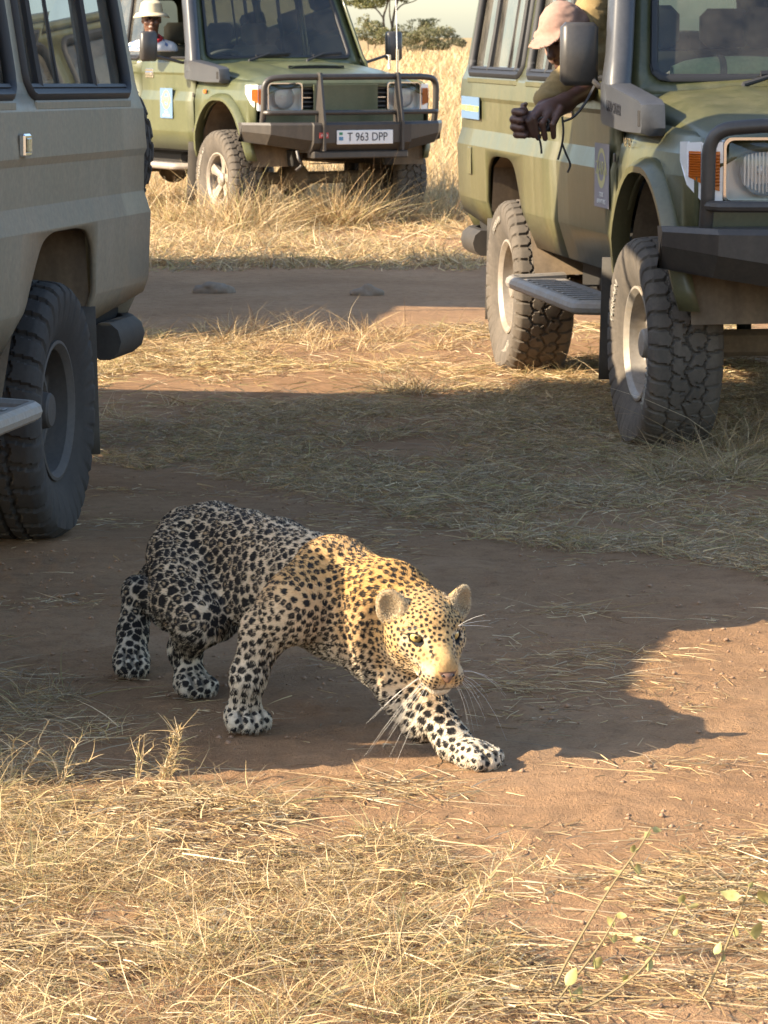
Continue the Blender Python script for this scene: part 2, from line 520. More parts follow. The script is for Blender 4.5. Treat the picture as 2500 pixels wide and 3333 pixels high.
# ------------------------------------------------------------------ implicit surfaces for bodies
class Sdf:
    def __init__(s, lo, hi, h):
        s.lo = np.array(lo, float); s.h = h
        s.n = np.ceil((np.array(hi) - s.lo) / h).astype(int) + 1
        s.F = np.full(s.n, 0.3, np.float32)
    def _slice(s, lo, hi):
        i0 = np.clip(np.floor((lo - s.lo) / s.h).astype(int), 0, s.n - 1)
        i1 = np.clip(np.ceil((hi - s.lo) / s.h).astype(int) + 1, 1, s.n)
        if (i1 <= i0).any(): return None, None
        ax = [(s.lo[k] + s.h * np.arange(i0[k], i1[k])).astype(np.float32) for k in range(3)]
        g = np.meshgrid(*ax, indexing='ij', sparse=True)
        return tuple(slice(a, b) for a, b in zip(i0, i1)), g
    def _blend(s, sl, d, k, op):
        F = s.F[sl]
        if op == 'sub':
            a, b = -F, d
            hh = np.maximum(k - np.abs(a - b), 0) / k
            s.F[sl] = -(np.minimum(a, b) - hh * hh * k * 0.25)
        else:
            hh = np.maximum(k - np.abs(F - d), 0) / k
            s.F[sl] = np.minimum(F, d) - hh * hh * k * 0.25
    def cap(s, a, b, ra, rb, k=0.03, op='add', flat=None):
        a, b = np.asarray(a, float), np.asarray(b, float)
        m = max(ra, rb) * (1.0 if flat is None else max(1.0, flat[1])) + k + 0.012
        sl, g = s._slice(np.minimum(a, b) - m, np.maximum(a, b) + m)
        if sl is None: return
        ab = b - a; L2 = float(ab @ ab) + 1e-12
        q = [g[i] - a[i] for i in range(3)]
        t = np.clip(sum(q[i] * ab[i] for i in range(3)) / L2, 0, 1)
        r_ = ra + (rb - ra) * t
        w = [q[i] - t * ab[i] for i in range(3)]
        if flat is not None:
            ax, sc = flat; ax = unit(ax)
            dd = sum(w[i] * ax[i] for i in range(3)) * (1.0 / sc - 1.0)
            w = [w[i] + dd * ax[i] for i in range(3)]
        d = np.sqrt(w[0] ** 2 + w[1] ** 2 + w[2] ** 2) - r_
        s._blend(sl, d.astype(np.float32), k, op)
    def ell(s, c, r, Rm=None, k=0.03, op='add'):
        c = np.asarray(c, float); r = np.asarray(r, float)
        m = r.max() + k + 0.012
        sl, g = s._slice(c - m, c + m)
        if sl is None: return
        q = [g[i] - c[i] for i in range(3)]
        if Rm is not None:
            Rm = np.asarray(Rm)[:3, :3]
            q = [sum(Rm[j, i] * q[j] for j in range(3)) for i in range(3)]
        k0 = np.sqrt(sum((q[i] / r[i]) ** 2 for i in range(3)))
        k1 = np.sqrt(sum((q[i] / r[i] ** 2) ** 2 for i in range(3))) + 1e-9
        d = k0 * (k0 - 1.0) / k1
        s._blend(sl, d.astype(np.float32), k, op)
    def floor(s, z):
        zz = (s.lo[2] + s.h * np.arange(s.n[2])).astype(np.float32)
        s.F = np.maximum(s.F, (z - zz)[None, None, :])
    def sample(s, P):
        q = (P - s.lo) / s.h
        i = np.clip(np.floor(q).astype(int), 0, s.n - 2); f = q - i
        r_ = 0
        for c in range(8):
            o = np.array([(c >> k) & 1 for k in range(3)])
            w = np.prod(np.where(o, f, 1 - f), axis=-1)
            j = i + o
            r_ = r_ + w * s.F[j[:, 0], j[:, 1], j[:, 2]]
        return r_
    def grad(s, P):
        e = s.h * 0.75
        g = np.stack([s.sample(P + e * np.eye(3)[k]) - s.sample(P - e * np.eye(3)[k]) for k in range(3)], -1)
        return g / np.maximum(np.linalg.norm(g, axis=1, keepdims=True), 1e-9)
    def surface(s, sub=0):
        """surface nets, projected on the zero level"""
        F = s.F; S = F < 0
        nx, ny, nz = F.shape
        cnt = np.zeros((nx - 1, ny - 1, nz - 1), np.int8)
        for c in range(8):
            a, b, d = c & 1, (c >> 1) & 1, (c >> 2) & 1
            cnt += S[a:nx - 1 + a, b:ny - 1 + b, d:nz - 1 + d]
        cells = np.argwhere((cnt > 0) & (cnt < 8))
        idx = np.full(cnt.shape, -1, np.int32); idx[cells[:, 0], cells[:, 1], cells[:, 2]] = np.arange(len(cells))
        acc = np.zeros((len(cells), 3)); num = np.zeros(len(cells))
        for a in range(3):
            b, c = (a + 1) % 3, (a + 2) % 3
            for ob in (0, 1):
                for oc in (0, 1):
                    o0 = np.zeros(3, int); o0[b], o0[c] = ob, oc
                    o1 = o0.copy(); o1[a] = 1
                    p0, p1 = cells + o0, cells + o1
                    f0 = F[p0[:, 0], p0[:, 1], p0[:, 2]]; f1 = F[p1[:, 0], p1[:, 1], p1[:, 2]]
                    m = (f0 < 0) != (f1 < 0)
                    t = np.where(m, f0 / np.where(m, f0 - f1, 1), 0)
                    pos = p0 + t[:, None] * (o1 - o0)
                    acc[m] += pos[m]; num[m] += 1
        V = s.lo + s.h * acc / num[:, None]
        Q = []
        for a in range(3):
            b, c = (a + 1) % 3, (a + 2) % 3
            sl0 = [slice(None)] * 3; sl1 = [slice(None)] * 3
            sl0[a] = slice(0, -1); sl1[a] = slice(1, None)
            e = np.argwhere(S[tuple(sl0)] != S[tuple(sl1)])
            e = e[(e[:, b] > 0) & (e[:, c] > 0) & (e[:, b] < F.shape[b] - 1) & (e[:, c] < F.shape[c] - 1)]
            inside = S[e[:, 0], e[:, 1], e[:, 2]]
            q = []
            for ob, oc in ((-1, -1), (0, -1), (0, 0), (-1, 0)):
                k = e.copy(); k[:, b] += ob; k[:, c] += oc
                q.append(idx[k[:, 0], k[:, 1], k[:, 2]])
            q = np.stack(q, -1)
            q[~inside] = q[~inside][:, ::-1]
            Q.append(q)
        Q = np.concatenate(Q)
        Q = Q[(Q >= 0).all(1)]
        V = s._proj(V)
        for _ in range(sub):
            n = len(V)
            E = np.sort(np.stack([Q, np.roll(Q, -1, 1)], -1).reshape(-1, 2), 1)
            key = E[:, 0].astype(np.int64) * n + E[:, 1]
            uk, inv = np.unique(key, return_inverse=True)
            ue = np.stack([uk // n, uk % n], -1)
            mid = V[ue].mean(1); fc = V[Q].mean(1)
            em = n + inv.reshape(-1, 4); fi = n + len(ue) + np.arange(len(Q))
            V = np.concatenate([V, mid, fc])
            Q = np.concatenate([np.stack([Q[:, k], em[:, k], fi, em[:, k - 1]], -1) for k in range(4)])
            V = s._proj(V)
        return V, Q
    def _proj(s, V):
        for _ in range(2):
            d = s.sample(V); g = s.grad(V)
            V = V - g * np.clip(d, -s.h, s.h)[:, None]
        return V

# ------------------------------------------------------------------ the leopard
def build_leopard():
    O = np.array([-0.285, 7.70, 0.0])
    hd = np.array([0.567, -0.824, 0.0]); lf = np.array([0.824, 0.567, 0.0]); up = np.array([0, 0, 1.0])
    S = Sdf((-0.82, 6.80, -0.012), (0.40, 8.55, 0.52), 0.0045)
    A = at
    # trunk
    T = [(615, 1772, 7.98, .094), (700, 1772, 7.90, .095), (800, 1802, 7.80, .097), (900, 1845, 7.70, .108), (1000, 1895, 7.58, .110), (1090, 1935, 7.48, .110)]
    for p, q in zip(T[:-1], T[1:]):
        S.cap(A(*p[:3]), A(*q[:3]), p[3], q[3], 0.04, flat=(lf, 0.86))
    S.cap(A(880, 1930, 7.70), A(1110, 1990, 7.45), .088, .105, .05)      # ribcage and brisket
    S.cap(A(1110, 2000, 7.44), A(1235, 2085, 7.30), .092, .075, .05)
    S.cap(A(690, 1880, 7.90), A(900, 1960, 7.70), .072, .085, .05)        # belly
    S.ell(A(1085, 1862, 7.46), (.060, .070, .078), None, .04)             # withers
    # neck
    S.cap(A(1110, 1910, 7.44), A(1270, 1965, 7.26), .098, .085, .05)
    S.cap(A(1270, 1965, 7.26), A(1370, 2035, 7.17), .085, .078, .05)
    S.cap(A(1210, 2040, 7.32), A(1345, 2110, 7.15), .070, .05, .05)       # throat
    # right foreleg, straight below the shoulder
    S.cap(A(1040, 1840, 7.40), A(960, 1975, 7.34), .050, .072, .05)
    S.cap(A(960, 1975, 7.34), A(862, 2055, 7.37), .070, .050, .045)
    S.cap(A(862, 2050, 7.37), A(808, 2200, 7.375), .050, .037, .03)
    S.cap(A(808, 2200, 7.375), A(792, 2325, 7.40), .037, .033, .025)
    legs = {}
    grooves = []
    def paw(pos, fwd, w=0.050, lift=0.0, kk=0.007, spread=1.0, sz=1.0):
        f = unit(np.array([fwd[0], fwd[1], 0.0])); sd = np.array([-f[1], f[0], 0])
        c = np.array([pos[0], pos[1], 0.034 + lift])
        S.ell(c - f * 0.012, (.043 * sz, .043 * sz, .037 * sz), None, .03)
        for j, t in enumerate((-1.5, -0.5, 0.5, 1.5)):
            fw = (0.040 if abs(t) < 1 else 0.026) * sz
            tc = c + f * fw + sd * t * w * 0.46 * spread + np.array([0, 0, -0.006])
            S.ell(tc, (.0180 * sz, .0180 * sz, .022), None, kk)
            S.cap(c + sd * t * w * 0.30 + np.array([0, 0, .010]), tc + np.array([0, 0, .006]), .018, .017, kk)
        for t in (-1.0, 0.0, 1.0):
            g0 = c + f * (.012 if t == 0 else .004) * sz + sd * t * w * .44 * spread; g1 = c + f * (.070 if t == 0 else .058) * sz + sd * t * w * .50 * spread
            grooves.append((g0 + np.array([0, 0, .034 * sz]), g1 + np.array([0, 0, -.004])))
        legs.setdefault('paws', []).append(c)
    pr = A(800, 2360, 7.395); paw(pr, (0.36, -0.93))
    # left foreleg, reaching out
    S.cap(A(1200, 2060, 7.36), A(1330, 2235, 7.22), .078, .062, .05)
    S.cap(A(1330, 2235, 7.22), A(1395, 2330, 7.17), .058, .046, .04)
    S.cap(A(1400, 2300, 7.15), A(1478, 2418, 7.09), .043, .034, .03)
    S.cap(A(1478, 2418, 7.09), A(1535, 2468, 7.04), .033, .029, .03)
    S.cap(A(1325, 2240, 7.20), A(1366, 2358, 7.17), .050, .036, .03)
    pl = A(1560, 2482, 7.02); paw(pl, (0.72, -0.69), w=.042, lift=-0.006, sz=.86)
    # right hind leg
    S.cap(A(600, 1810, 7.90), A(612, 1935, 7.80), .092, .082, .045)
    S.cap(A(612, 1935, 7.80), A(655, 2020, 7.70), .082, .056, .045)
    S.cap(A(650, 2025, 7.71), A(602, 2110, 7.86), .050, .036, .035)
    S.cap(A(602, 2110, 7.86), A(622, 2215, 7.83), .034, .030, .03)
    ph = A(632, 2250, 7.80); paw(ph, (0.50, -0.86), w=0.046)
    # left hind leg, trailing
    S.cap(A(690, 1830, 8.02), A(690, 1990, 7.95), .088, .068, .05)
    S.cap(A(690, 1990, 7.95), A(560, 1985, 8.07), .060, .045, .04)
    S.cap(A(560, 1985, 8.07), A(447, 1925, 8.16), .042, .034, .03)
    S.cap(A(447, 1920, 8.16), A(432, 2060, 8.12), .034, .035, .02)
    S.cap(A(432, 2060, 8.12), A(428, 2140, 8.07), .036, .036, .02)
    pb = A(428, 2172, 8.05); paw(pb, (0.12, -0.99), w=0.036, lift=0.002)
    # tail, hanging behind the trailing leg
    tail = spline([A(560, 1830, 8.10), A(500, 1870, 8.22), A(462, 1950, 8.30), A(440, 2030, 8.33), A(432, 2080, 8.36)], 4)
    for p, q in zip(tail[:-1], tail[1:]): S.cap(p, q, .027, .026, .02)
    # head
    psi, pit = R(18.5), R(19)
    fy = np.array([math.sin(psi) * math.cos(pit), -math.cos(psi) * math.cos(pit), -math.sin(pit)])
    fx = unit(np.cross(fy, up)) * -1.0
    fx = unit(np.cross(up, fy)); fx = fx if fx[0] > 0 else -fx          # animal's left = image right
    fz = unit(np.cross(fx, fy)); fz = fz if fz[2] > 0 else -fz
    Rh = np.stack([fx, fy, fz], 1)
    eye_mid = A(1422, 2077, 7.06)
    Hc = eye_mid - Rh @ np.array([0, 0.064, 0.012])
    W = lambda p: Hc + Rh @ np.asarray(p, float)
    E = lambda c, r, k=.02, op='add', Rl=None: S.ell(W(c), r, Rh if Rl is None else Rh @ Rl, k, op)
    C = lambda a, b, ra, rb, k=.02, op='add': S.cap(W(a), W(b), ra, rb, k, op)
    E((0, -.025, .010), (.071, .085, .060), .03)
    E((0, .030, .028), (.048, .045, .038), .025)
    for s in (-1, 1):
        E((s * .052, -.004, -.018), (.033, .050, .044), .03)
        E((s * .045, .034, -.018), (.024, .032, .026), .025)
        C((s * .016, .060, .0265), (s * .056, .033, .031), .0130, .0110, .016)     # brow
        C((s * .034, .055, -.012), (s * .060, .038, -.010), .012, .012, .016)    # lower lid
    for s in (-1, 1):
        C((s * .018, .072, .008), (s * .030, .074, -.020), .0165, .020, .02)      # inner cheek beside the bridge
    C((0, .045, .012), (0, .128, -.018), .030, .0225, .02)                      # bridge
    C((0, .050, -.026), (0, .112, -.042), .046, .037, .03)                      # muzzle
    for s in (-1, 1):
        E((s * .022, .118, -.050), (.0285, .033, .0255), .010)
        C((s * .012, .137, -.024), (s * .006, .142, -.034), .013, .012, .01)
    C((0, .030, -.058), (0, .098, -.076), .038, .025, .025)                     # jaw
    E((0, .112, -.083), (.023, .022, .014), .010)
    C((-.034, .116, -.0735), (.034, .116, -.0735), .0045, .0045, .006, 'sub')   # mouth line
    C((0, .153, -.056), (0, .148, -.072), .004, .004, .005, 'sub')
    EARC = (.080, -.030, .050)
    eyes = []
    for s in (-1, 1):
        ec = np.array([s * .0412, .0450, .010])
        E(ec + np.array([s * .001, .014, .000]), (.0162, .026, .0092), .003, 'sub')
        eyes.append(ec + np.array([s * .0005, .0, 0]))
        # ear
        n_e = unit((s * .45, .86, .10)); u_e = unit((s * .50, -.10, .86)); u_e = unit(u_e - n_e * (u_e @ n_e))
        Re = np.stack([np.cross(u_e, n_e), n_e, u_e], 1)
        ecn = np.array(EARC) * np.array([s, 1, 1])
        E(ecn, (.0295, .012, .036), .016, 'add', Re); E(ecn - u_e * .016, (.034, .016, .026), .02, 'add', Re)
        E(ecn + n_e * .013 + u_e * .003, (.0240, .013, .0295), .006, 'sub', Re)
    for g0, g1 in grooves: S.cap(g0, g1, .0035, .0055, .006, 'sub')
    S.floor(0.001)
    V, Q = S.surface(sub=1)
    # largest piece only is guaranteed by construction; coat pattern per vertex
    Nn = S.grad(V)
    rel = V - O
    a, b, c = rel @ hd, rel @ lf, rel[:, 2]
    HL = (V - Hc) @ Rh
    head = np.clip((HL[:, 1] + 0.075) / 0.035, 0, 1) * (np.abs(HL[:, 0]) < .125) * (HL[:, 2] > -.135) * (HL[:, 2] < .13) * (HL[:, 1] < .2)
    head = np.where(np.linalg.norm(HL, axis=1) < .19, head, 0)
    def segd(P, p, q):
        p, q = np.asarray(p), np.asarray(q); ab = q - p
        t = np.clip((P - p) @ ab / (ab @ ab), 0, 1)
        return np.linalg.norm(P - p - t[:, None] * ab, axis=1)
    d_rf = np.minimum(segd(V, A(850, 2090, 7.37), A(812, 2200, 7.375)), segd(V, A(812, 2200, 7.375), pr))
    d_lf = np.minimum(segd(V, A(1370, 2290, 7.18), A(1468, 2420, 7.09)), segd(V, A(1468, 2420, 7.09), pl))
    d_rh = np.minimum(segd(V, A(630, 2070, 7.78), A(602, 2110, 7.86)), segd(V, A(602, 2110, 7.86), ph))
    d_lh = np.minimum(segd(V, A(447, 1920, 8.16), A(432, 2060, 8.12)), segd(V, A(432, 2060, 8.12), pb))
    leg = np.clip(1.3 - np.minimum.reduce([d_rf, d_lf, d_rh]) / .055, 0, 1)
    lhm = np.clip(1.4 - d_lh / .05, 0, 1)
    pawm = np.zeros(len(V))
    for p in legs['paws']: pawm = np.maximum(pawm, np.clip(1.7 - np.linalg.norm(V - p - np.array([0, 0, -.01]), axis=1) / .055, 0, 1))
    front = np.clip((a - 0.02) / 0.22, 0, 1); neck = np.clip((a - .24) / .10, 0, 1) * (c > .12)
    topm = np.clip((Nn[:, 2] - .35) / .4, 0, 1) * (c > .25)
    thigh = np.clip((-a - .12) / .12, 0, 1) * (1 - topm)
    sp = .0235 + 0 * a
    sp = sp + (.0275 - sp) * thigh
    sp = sp + (.0188 - sp) * topm
    sp = sp + (.0190 - sp) * front
    sp = sp + (.0168 - sp) * neck
    sp = sp + (.0225 - sp) * leg
    sp = sp + (.0150 - sp) * lhm
    sp = sp + (.0150 - sp) * pawm
    sp = sp + (.0102 - sp) * np.clip(head, 0, 1)
    # distort the lookup so that spots are ragged, stretched a little along the body
    wob = np.stack([fbm(V, 70, k + 1, 2) - .5 for k in range(3)], -1) * (0.55 * sp)[:, None]
    fl = hd[None, :] * np.ones((len(V), 1))
    U = V + wob
    stretch = (1 - head) * (1 - leg) * (1 - lhm)
    aniso = 0.30 * stretch * (0.5 + 0.5 * topm)
    def warp(P, an): return P - hd[None, :] * ((P - O) @ hd * an)[:, None]
    an0 = 0.16
    order = rng.permutation(len(V))[:60000]
    Pw = warp(V, an0)
    cell = {}
    cs = .036
    centers, csz, cid = [], [], []
    for i in order:
        p = Pw[i]; s_ = sp[i]
        kx, ky, kz = int(p[0] // cs), int(p[1] // cs), int(p[2] // cs)
        ok = True
        for dx in (-1, 0, 1):
            for dy in (-1, 0, 1):
                for dz in (-1, 0, 1):
                    for j in cell.get((kx + dx, ky + dy, kz + dz), ()):
                        q = centers[j]
                        if (p[0] - q[0]) ** 2 + (p[1] - q[1]) ** 2 + (p[2] - q[2]) ** 2 < (0.5 * (s_ + csz[j]) * .88) ** 2: ok = False; break
                    if not ok: break
                if not ok: break
            if not ok: break
        if ok:
            cell.setdefault((kx, ky, kz), []).append(len(centers)); centers.append(p); csz.append(s_); cid.append(i)
    Cn = np.array(centers); Cs = np.array(csz)
    kd = kdtree.KDTree(len(Cn))
    for i, p in enumerate(Cn): kd.insert(p, i)
    kd.balance()
    rsz = rng.uniform(.82, 1.12, len(Cn)); ros = rng.uniform(0, 1, len(Cn))
    seedv = rng.uniform(0, 6.28, len(Cn))
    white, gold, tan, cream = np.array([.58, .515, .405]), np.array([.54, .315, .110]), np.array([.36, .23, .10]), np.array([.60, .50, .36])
    black = np.array([.013, .011, .010])
    def coat(P, Nrm, sp_, th_, le_, hd_, fr_, tp_, lh_, pw_, HLp, ac, cc):
        Uw = warp(P, an0)
        Uw = Uw + np.stack([fbm(P, 75, k + 1, 2) - .5 for k in range(3)], -1) * (0.42 * sp_)[:, None]
        n = len(P)
        d1 = np.empty(n); d2 = np.empty(n); j1 = np.empty(n, int)
        for i in range(n):
            r_ = kd.find_n(Uw[i], 3)
            e = sorted((x[2] / (Cs[x[1]] * rsz[x[1]]), x[1]) for x in r_)
            d1[i], j1[i] = e[0]; d2[i] = e[1][0]
        # how far the dark fills its cell
        rmax = .63 + .04 * th_ - .14 * fr_ * (1 - le_) - .02 * tp_
        rmax = rmax - .10 * le_ - .06 * lh_ - .15 * pw_ - .05 * hd_
        gap = .115 - .02 * th_ + .10 * hd_ + .08 * fr_ + .05 * le_
        e1 = (rmax - d1) / .10; e2 = (d2 - d1 - gap) / .12
        m = np.clip(np.minimum(e1, e2) + .5, 0, 1)
        isro = (ros[j1] < .45) & (cc > .14)
        hole = np.clip((.17 - d1) / .10 + .5, 0, 1) * isro * (1 - le_) * (1 - hd_) * (1 - pw_) * (1 - fr_ * .8)
        # ground colour: gold on head and withers as if sunlit, cream behind, white below
        low = np.clip((.24 - cc) / .16 - Nrm[:, 2] * .25, 0, 1)
        low = np.maximum(low * (1 - hd_), np.maximum(pw_, np.clip(le_ * .75 + lh_ * .6, 0, 1)))
        sidew = np.clip(.35 - Nrm[:, 2], 0, 1) * .45
        gd = gold + (cream - gold) * (np.clip((.48 - ac) / .10, 0, 1) * .82 * (1 - hd_) * (1 - .85 * np.clip((ac - .235) / .05, 0, 1) * np.clip((cc - .30) / .08, 0, 1)))[:, None]  # cream-to-gold step at the shoulder paints the sun and shade boundary into the coat
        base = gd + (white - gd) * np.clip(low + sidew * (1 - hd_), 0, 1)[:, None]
        base = base + (np.array([.47, .395, .29]) - base) * (pw_ * .7)[:, None]
        base = base * (0.88 + .26 * fbm(P, 120, 9, 2))[:, None]
        col = base + (tan - base) * (hole * .75)[:, None]
        bm_ = m * (1 - hole)
        # ---- face
        x, y, z = np.abs(HLp[:, 0]), HLp[:, 1], HLp[:, 2]
        f = hd_ > .02
        if f.any():
            muz = np.clip((y - .070) / .02, 0, 1) * np.clip((-.052 - z) / .014, 0, 1) * hd_
            bridge = np.clip((.024 - x) / .010, 0, 1) * np.clip((y - .060) / .012, 0, 1) * np.clip((.024 - z) / .012, 0, 1) * hd_
            cheekw = np.clip((-.040 - z) / .03, 0, 1) * hd_
            jaw = np.clip((-.068 - z) / .012, 0, 1) * hd_ * np.clip((y - .045) / .02, 0, 1)
            g2 = np.array([.50, .325, .14])
            fc = g2 + (white - g2) * (np.clip(.35 * cheekw + .55 * muz + jaw, 0, 1))[:, None]
            under = np.clip((.016 - np.abs(np.hypot(x - .044, z + .006) - .028)) / .012, 0, 1) * np.clip((y - .03) / .02, 0, 1) * (z < .03)
            fc = fc + (white * 1.02 - fc) * (.40 * under * (x > .026))[:, None]
            br2 = np.clip((.030 - x) / .012, 0, 1) * np.clip((y - .075) / .02, 0, 1) * np.clip((.012 - z) / .012, 0, 1) * np.clip((z + .046) / .01, 0, 1)
            fc = fc + (np.array([.40, .25, .105]) * (.75 + .5 * fbm(P, 330, 12, 2))[:, None] - fc) * (br2 * .85)[:, None]
            col = col + (fc * (0.9 + .2 * fbm(P, 200, 5, 2))[:, None] - col) * hd_[:, None]
            bm_ = bm_ * (1 - bridge * .96) * (1 - jaw) * (1 - muz * .92)
            side_muz = np.clip((y - .045) / .03, 0, 1) * np.clip((.05 - x) / .01, 0, 1) * np.clip((.0 - z) / .02, 0, 1) * hd_
            bm_ = bm_ * (1 - side_muz * .9)
            # whisker rows
            rows = np.zeros(len(x))
            for zr in (-.0375, -.0455, -.0535, -.0615):
                tt = x * .8 + (.150 - y) * .6
                zl = zr - .006 + tt * .20
                dash = np.clip(np.sin(tt * 620 + zr * 900) * 1.2 + 1.0, 0, 1)
                rows = np.maximum(rows, np.clip((.0033 - np.abs(z - zl)) / .0014, 0, 1) * dash)
            dots = np.zeros(len(x))
            for r_i in range(4):
                for c_i in range(6):
                    y0 = .140 - .0095 * c_i - .003 * (r_i % 2); z0 = -.041 - .0075 * r_i - .0012 * c_i
                    dots = np.maximum(dots, np.clip((.0034 - np.hypot(y - y0, z - z0)) / .0012, 0, 1))
            rows = np.maximum(rows, dots * .0)
            rows = rows * (y > .085) * (x > .013) * (x < .06) * (z < -.036)
            # eye rim, tear streak, lips
            ex, ez = x - .0415, z - .010
            q = np.sqrt((ex / .0175) ** 2 + ((ez + .0) / .0122) ** 2)
            rim = np.clip((1 - np.hypot((x - .0415) / .0215, (z - .0105 - (x - .0415) * .12) / .0140)) / .10, 0, 1) * np.clip((.0250 - np.sqrt((x - .0412) ** 2 + (y - .057) ** 2 + (z - .010) ** 2)) / .002, 0, 1)
            corner = np.clip((.0030 - np.hypot(x - .0245, z - .0015)) / .0015, 0, 1) * (y > .05); rim = np.maximum(rim, corner)
            tear = np.clip((.0030 - np.abs((x - .0265) + (z + .004) * .25)) / .002, 0, 1) * (z < .004) * (z > -.012) * (y > .05)
            tl = np.clip((.003 - np.abs(ez - .004)) / .002, 0, 1) * (x > .06) * (x < .078) * (y > .02)
            mouth = np.clip((.0045 - np.abs(z + .0735 - np.clip(x - .01, 0, 1) * -.05)) / .002, 0, 1) * (y > .088) * (x < .045)
            phil = np.clip((.0028 - x) / .0012, 0, 1) * (z < -.044) * (z > -.074) * (y > .13)
            nside = np.clip((.006 - np.hypot((x - .022), (z + .038) * .6)) / .003, 0, 1) * (y > .12)
            ztop = -.0215; hw = np.where(z < ztop, .0205 * np.clip(1 - (ztop - z) / .033, 0, 1) + .002, 0)
            nose = np.clip((hw - x) / .002, 0, 1) * (z < ztop + .001) * (z > -.053) * (y > .128)
            col = col + (np.array([.13, .070, .048]) - col) * nose[:, None]
            bm_ = bm_ * (1 - nose)
            dk = np.maximum.reduce([np.clip(rows * 1.2, 0, 1), rim, tl * .8, mouth * .75, phil * .7, nside * .55]) * (hd_ > .3)
            bm_ = np.maximum(bm_, dk)
            # ears: pale inside, black rear with a pale patch
            for s in (-1, 1):
                n_e = unit((s * .45, .86, .10)); u_e = unit((s * .50, -.10, .86)); u_e = unit(u_e - n_e * (u_e @ n_e))
                q_ = HLp - np.array([s * EARC[0], EARC[1], EARC[2]])
                dn = q_ @ n_e; du = q_ @ u_e; dl = np.linalg.norm(q_ - np.outer(dn, n_e), axis=1)
                ear = (dl < .042) & (np.abs(dn) < .028) & (du > -.024)
                Nl = Nrm @ Rh
                fr = (Nl @ n_e)
                inn = ear & (dn > -.014) & (fr > -.15)
                col[inn] = np.array([.36, .26, .15]) * (0.75 + .5 * fbm(P[inn], 260, 3, 2))[:, None]
                deep = inn & (du < -.008)
                col[deep] *= .55
                bm_[inn] = 0
                bk = ear & (fr < -.15) & (du > -.015)
                bm_[bk] = np.where(np.abs(du[bk] - .012) < .010, 0.0, 1.0)
        for g0, g1 in grooves:
            gm_ = np.clip((.0085 - segd(P, g0, g1)) / .004, 0, 1); bm_ = np.maximum(bm_, gm_ * .55)  # shade painted into the creases between the toes
        col = col + (black - col) * bm_[:, None]
        return col, bm_
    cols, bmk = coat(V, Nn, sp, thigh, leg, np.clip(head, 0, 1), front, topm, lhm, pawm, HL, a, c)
    root = tag(empty('leopard', tuple(O)), 'spotted leopard stalking low across bare earth, head down and one forepaw reaching out', 'leopard')
    me = np_mesh('leopard_body', V - O, Q)
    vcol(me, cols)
    m, nt, bs = new_mat('leopard_coat')
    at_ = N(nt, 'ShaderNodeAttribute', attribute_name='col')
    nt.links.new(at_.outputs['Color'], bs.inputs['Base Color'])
    bs.inputs['Roughness'].default_value = .75; bs.inputs['Specular IOR Level'].default_value = .25
    bs.inputs['Sheen Weight'].default_value = .12
    nz = noise(nt, 260, 3, .7); bump(nt, bs, nz.outputs[0], .35, .004)
    link('body', me, m, root)
    # fur: short hairs lying back along the body
    tri = np.concatenate([Q[:, [0, 1, 2]], Q[:, [0, 2, 3]]])
    e1, e2 = V[tri[:, 1]] - V[tri[:, 0]], V[tri[:, 2]] - V[tri[:, 0]]
    ar = np.linalg.norm(np.cross(e1, e2), axis=1)
    ctr = V[tri].mean(1)
    wgt = ar * np.where(np.linalg.norm((ctr - Hc), axis=1) < .2, 2.2, 1.0) * (ctr[:, 2] > .012)
    NH = 150000
    pick = rng.choice(len(tri), NH, p=wgt / wgt.sum())
    uv = rng.uniform(0, 1, (NH, 2)); fl_ = uv.sum(1) > 1; uv[fl_] = 1 - uv[fl_]
    root_p = V[tri[pick, 0]] + uv[:, :1] * e1[pick] + uv[:, 1:] * e2[pick]
    near = tri[pick, rng.integers(0, 3, NH)]
    hn = Nn[near]; hh = np.clip(head[near], 0, 1)
    lg = np.maximum(leg[near], lhm[near])
    fd = -hd[None, :] * (1 - lg)[:, None] + np.array([0, 0, -1.0]) * (.45 + .7 * lg)[:, None]
    fdh = -fy[None, :] + (fz[None, :] * .2) + np.sign(HL[near, 0])[:, None] * fx[None, :] * .35
    fd = fd * (1 - hh)[:, None] + fdh * hh[:, None]
    fd = fd + rng.normal(0, .15, fd.shape)
    fd = fd - hn * (fd * hn).sum(1, keepdims=True)
    fd = fd / np.maximum(np.linalg.norm(fd, axis=1, keepdims=True), 1e-6)
    ln = rng.uniform(.0045, .0085, NH) * (1 - .55 * hh) * (1 - .25 * lg)
    bel = np.clip((.25 - root_p[:, 2]) / .1, 0, 1) * np.clip(-hn[:, 2] * 2, 0, 1)
    ln = ln * (1 + 1.2 * bel)
    eyed = np.minimum.reduce([np.linalg.norm(HL[near] - e_, axis=1) for e_ in eyes])
    ln = np.where(eyed < .027, ln * .25, ln)
    nosed = np.linalg.norm(HL[near] - np.array([0, .150, -.036]), axis=1)
    ln = np.where(nosed < .025, ln * .15, ln); ln = np.where((HL[near, 1] > .075) & (hh > .3), ln * .55, ln)
    inear = np.zeros(NH, bool)
    for s in (-1, 1):
        q_ = HL[near] - np.array([s * EARC[0], EARC[1], EARC[2]])
        inear |= (np.linalg.norm(q_, axis=1) < .042) & ((hn @ Rh) @ unit((s * .45, .86, .10)) > .1)
    ln = np.where(inear, ln * 1.25, ln); ln = ln * (1 - .35 * pawm[near])
    lift = np.where(inear, .9, .42)[:, None]
    p1 = root_p + (fd * .55 + hn * lift * .55) * ln[:, None] * .9
    p2 = root_p + (fd * 1.0 + hn * lift * .62) * ln[:, None]
    pts = np.stack([root_p - hn * .001, p1, p2], 1) - O
    cu = bpy.data.hair_curves.new('leopard_fur')
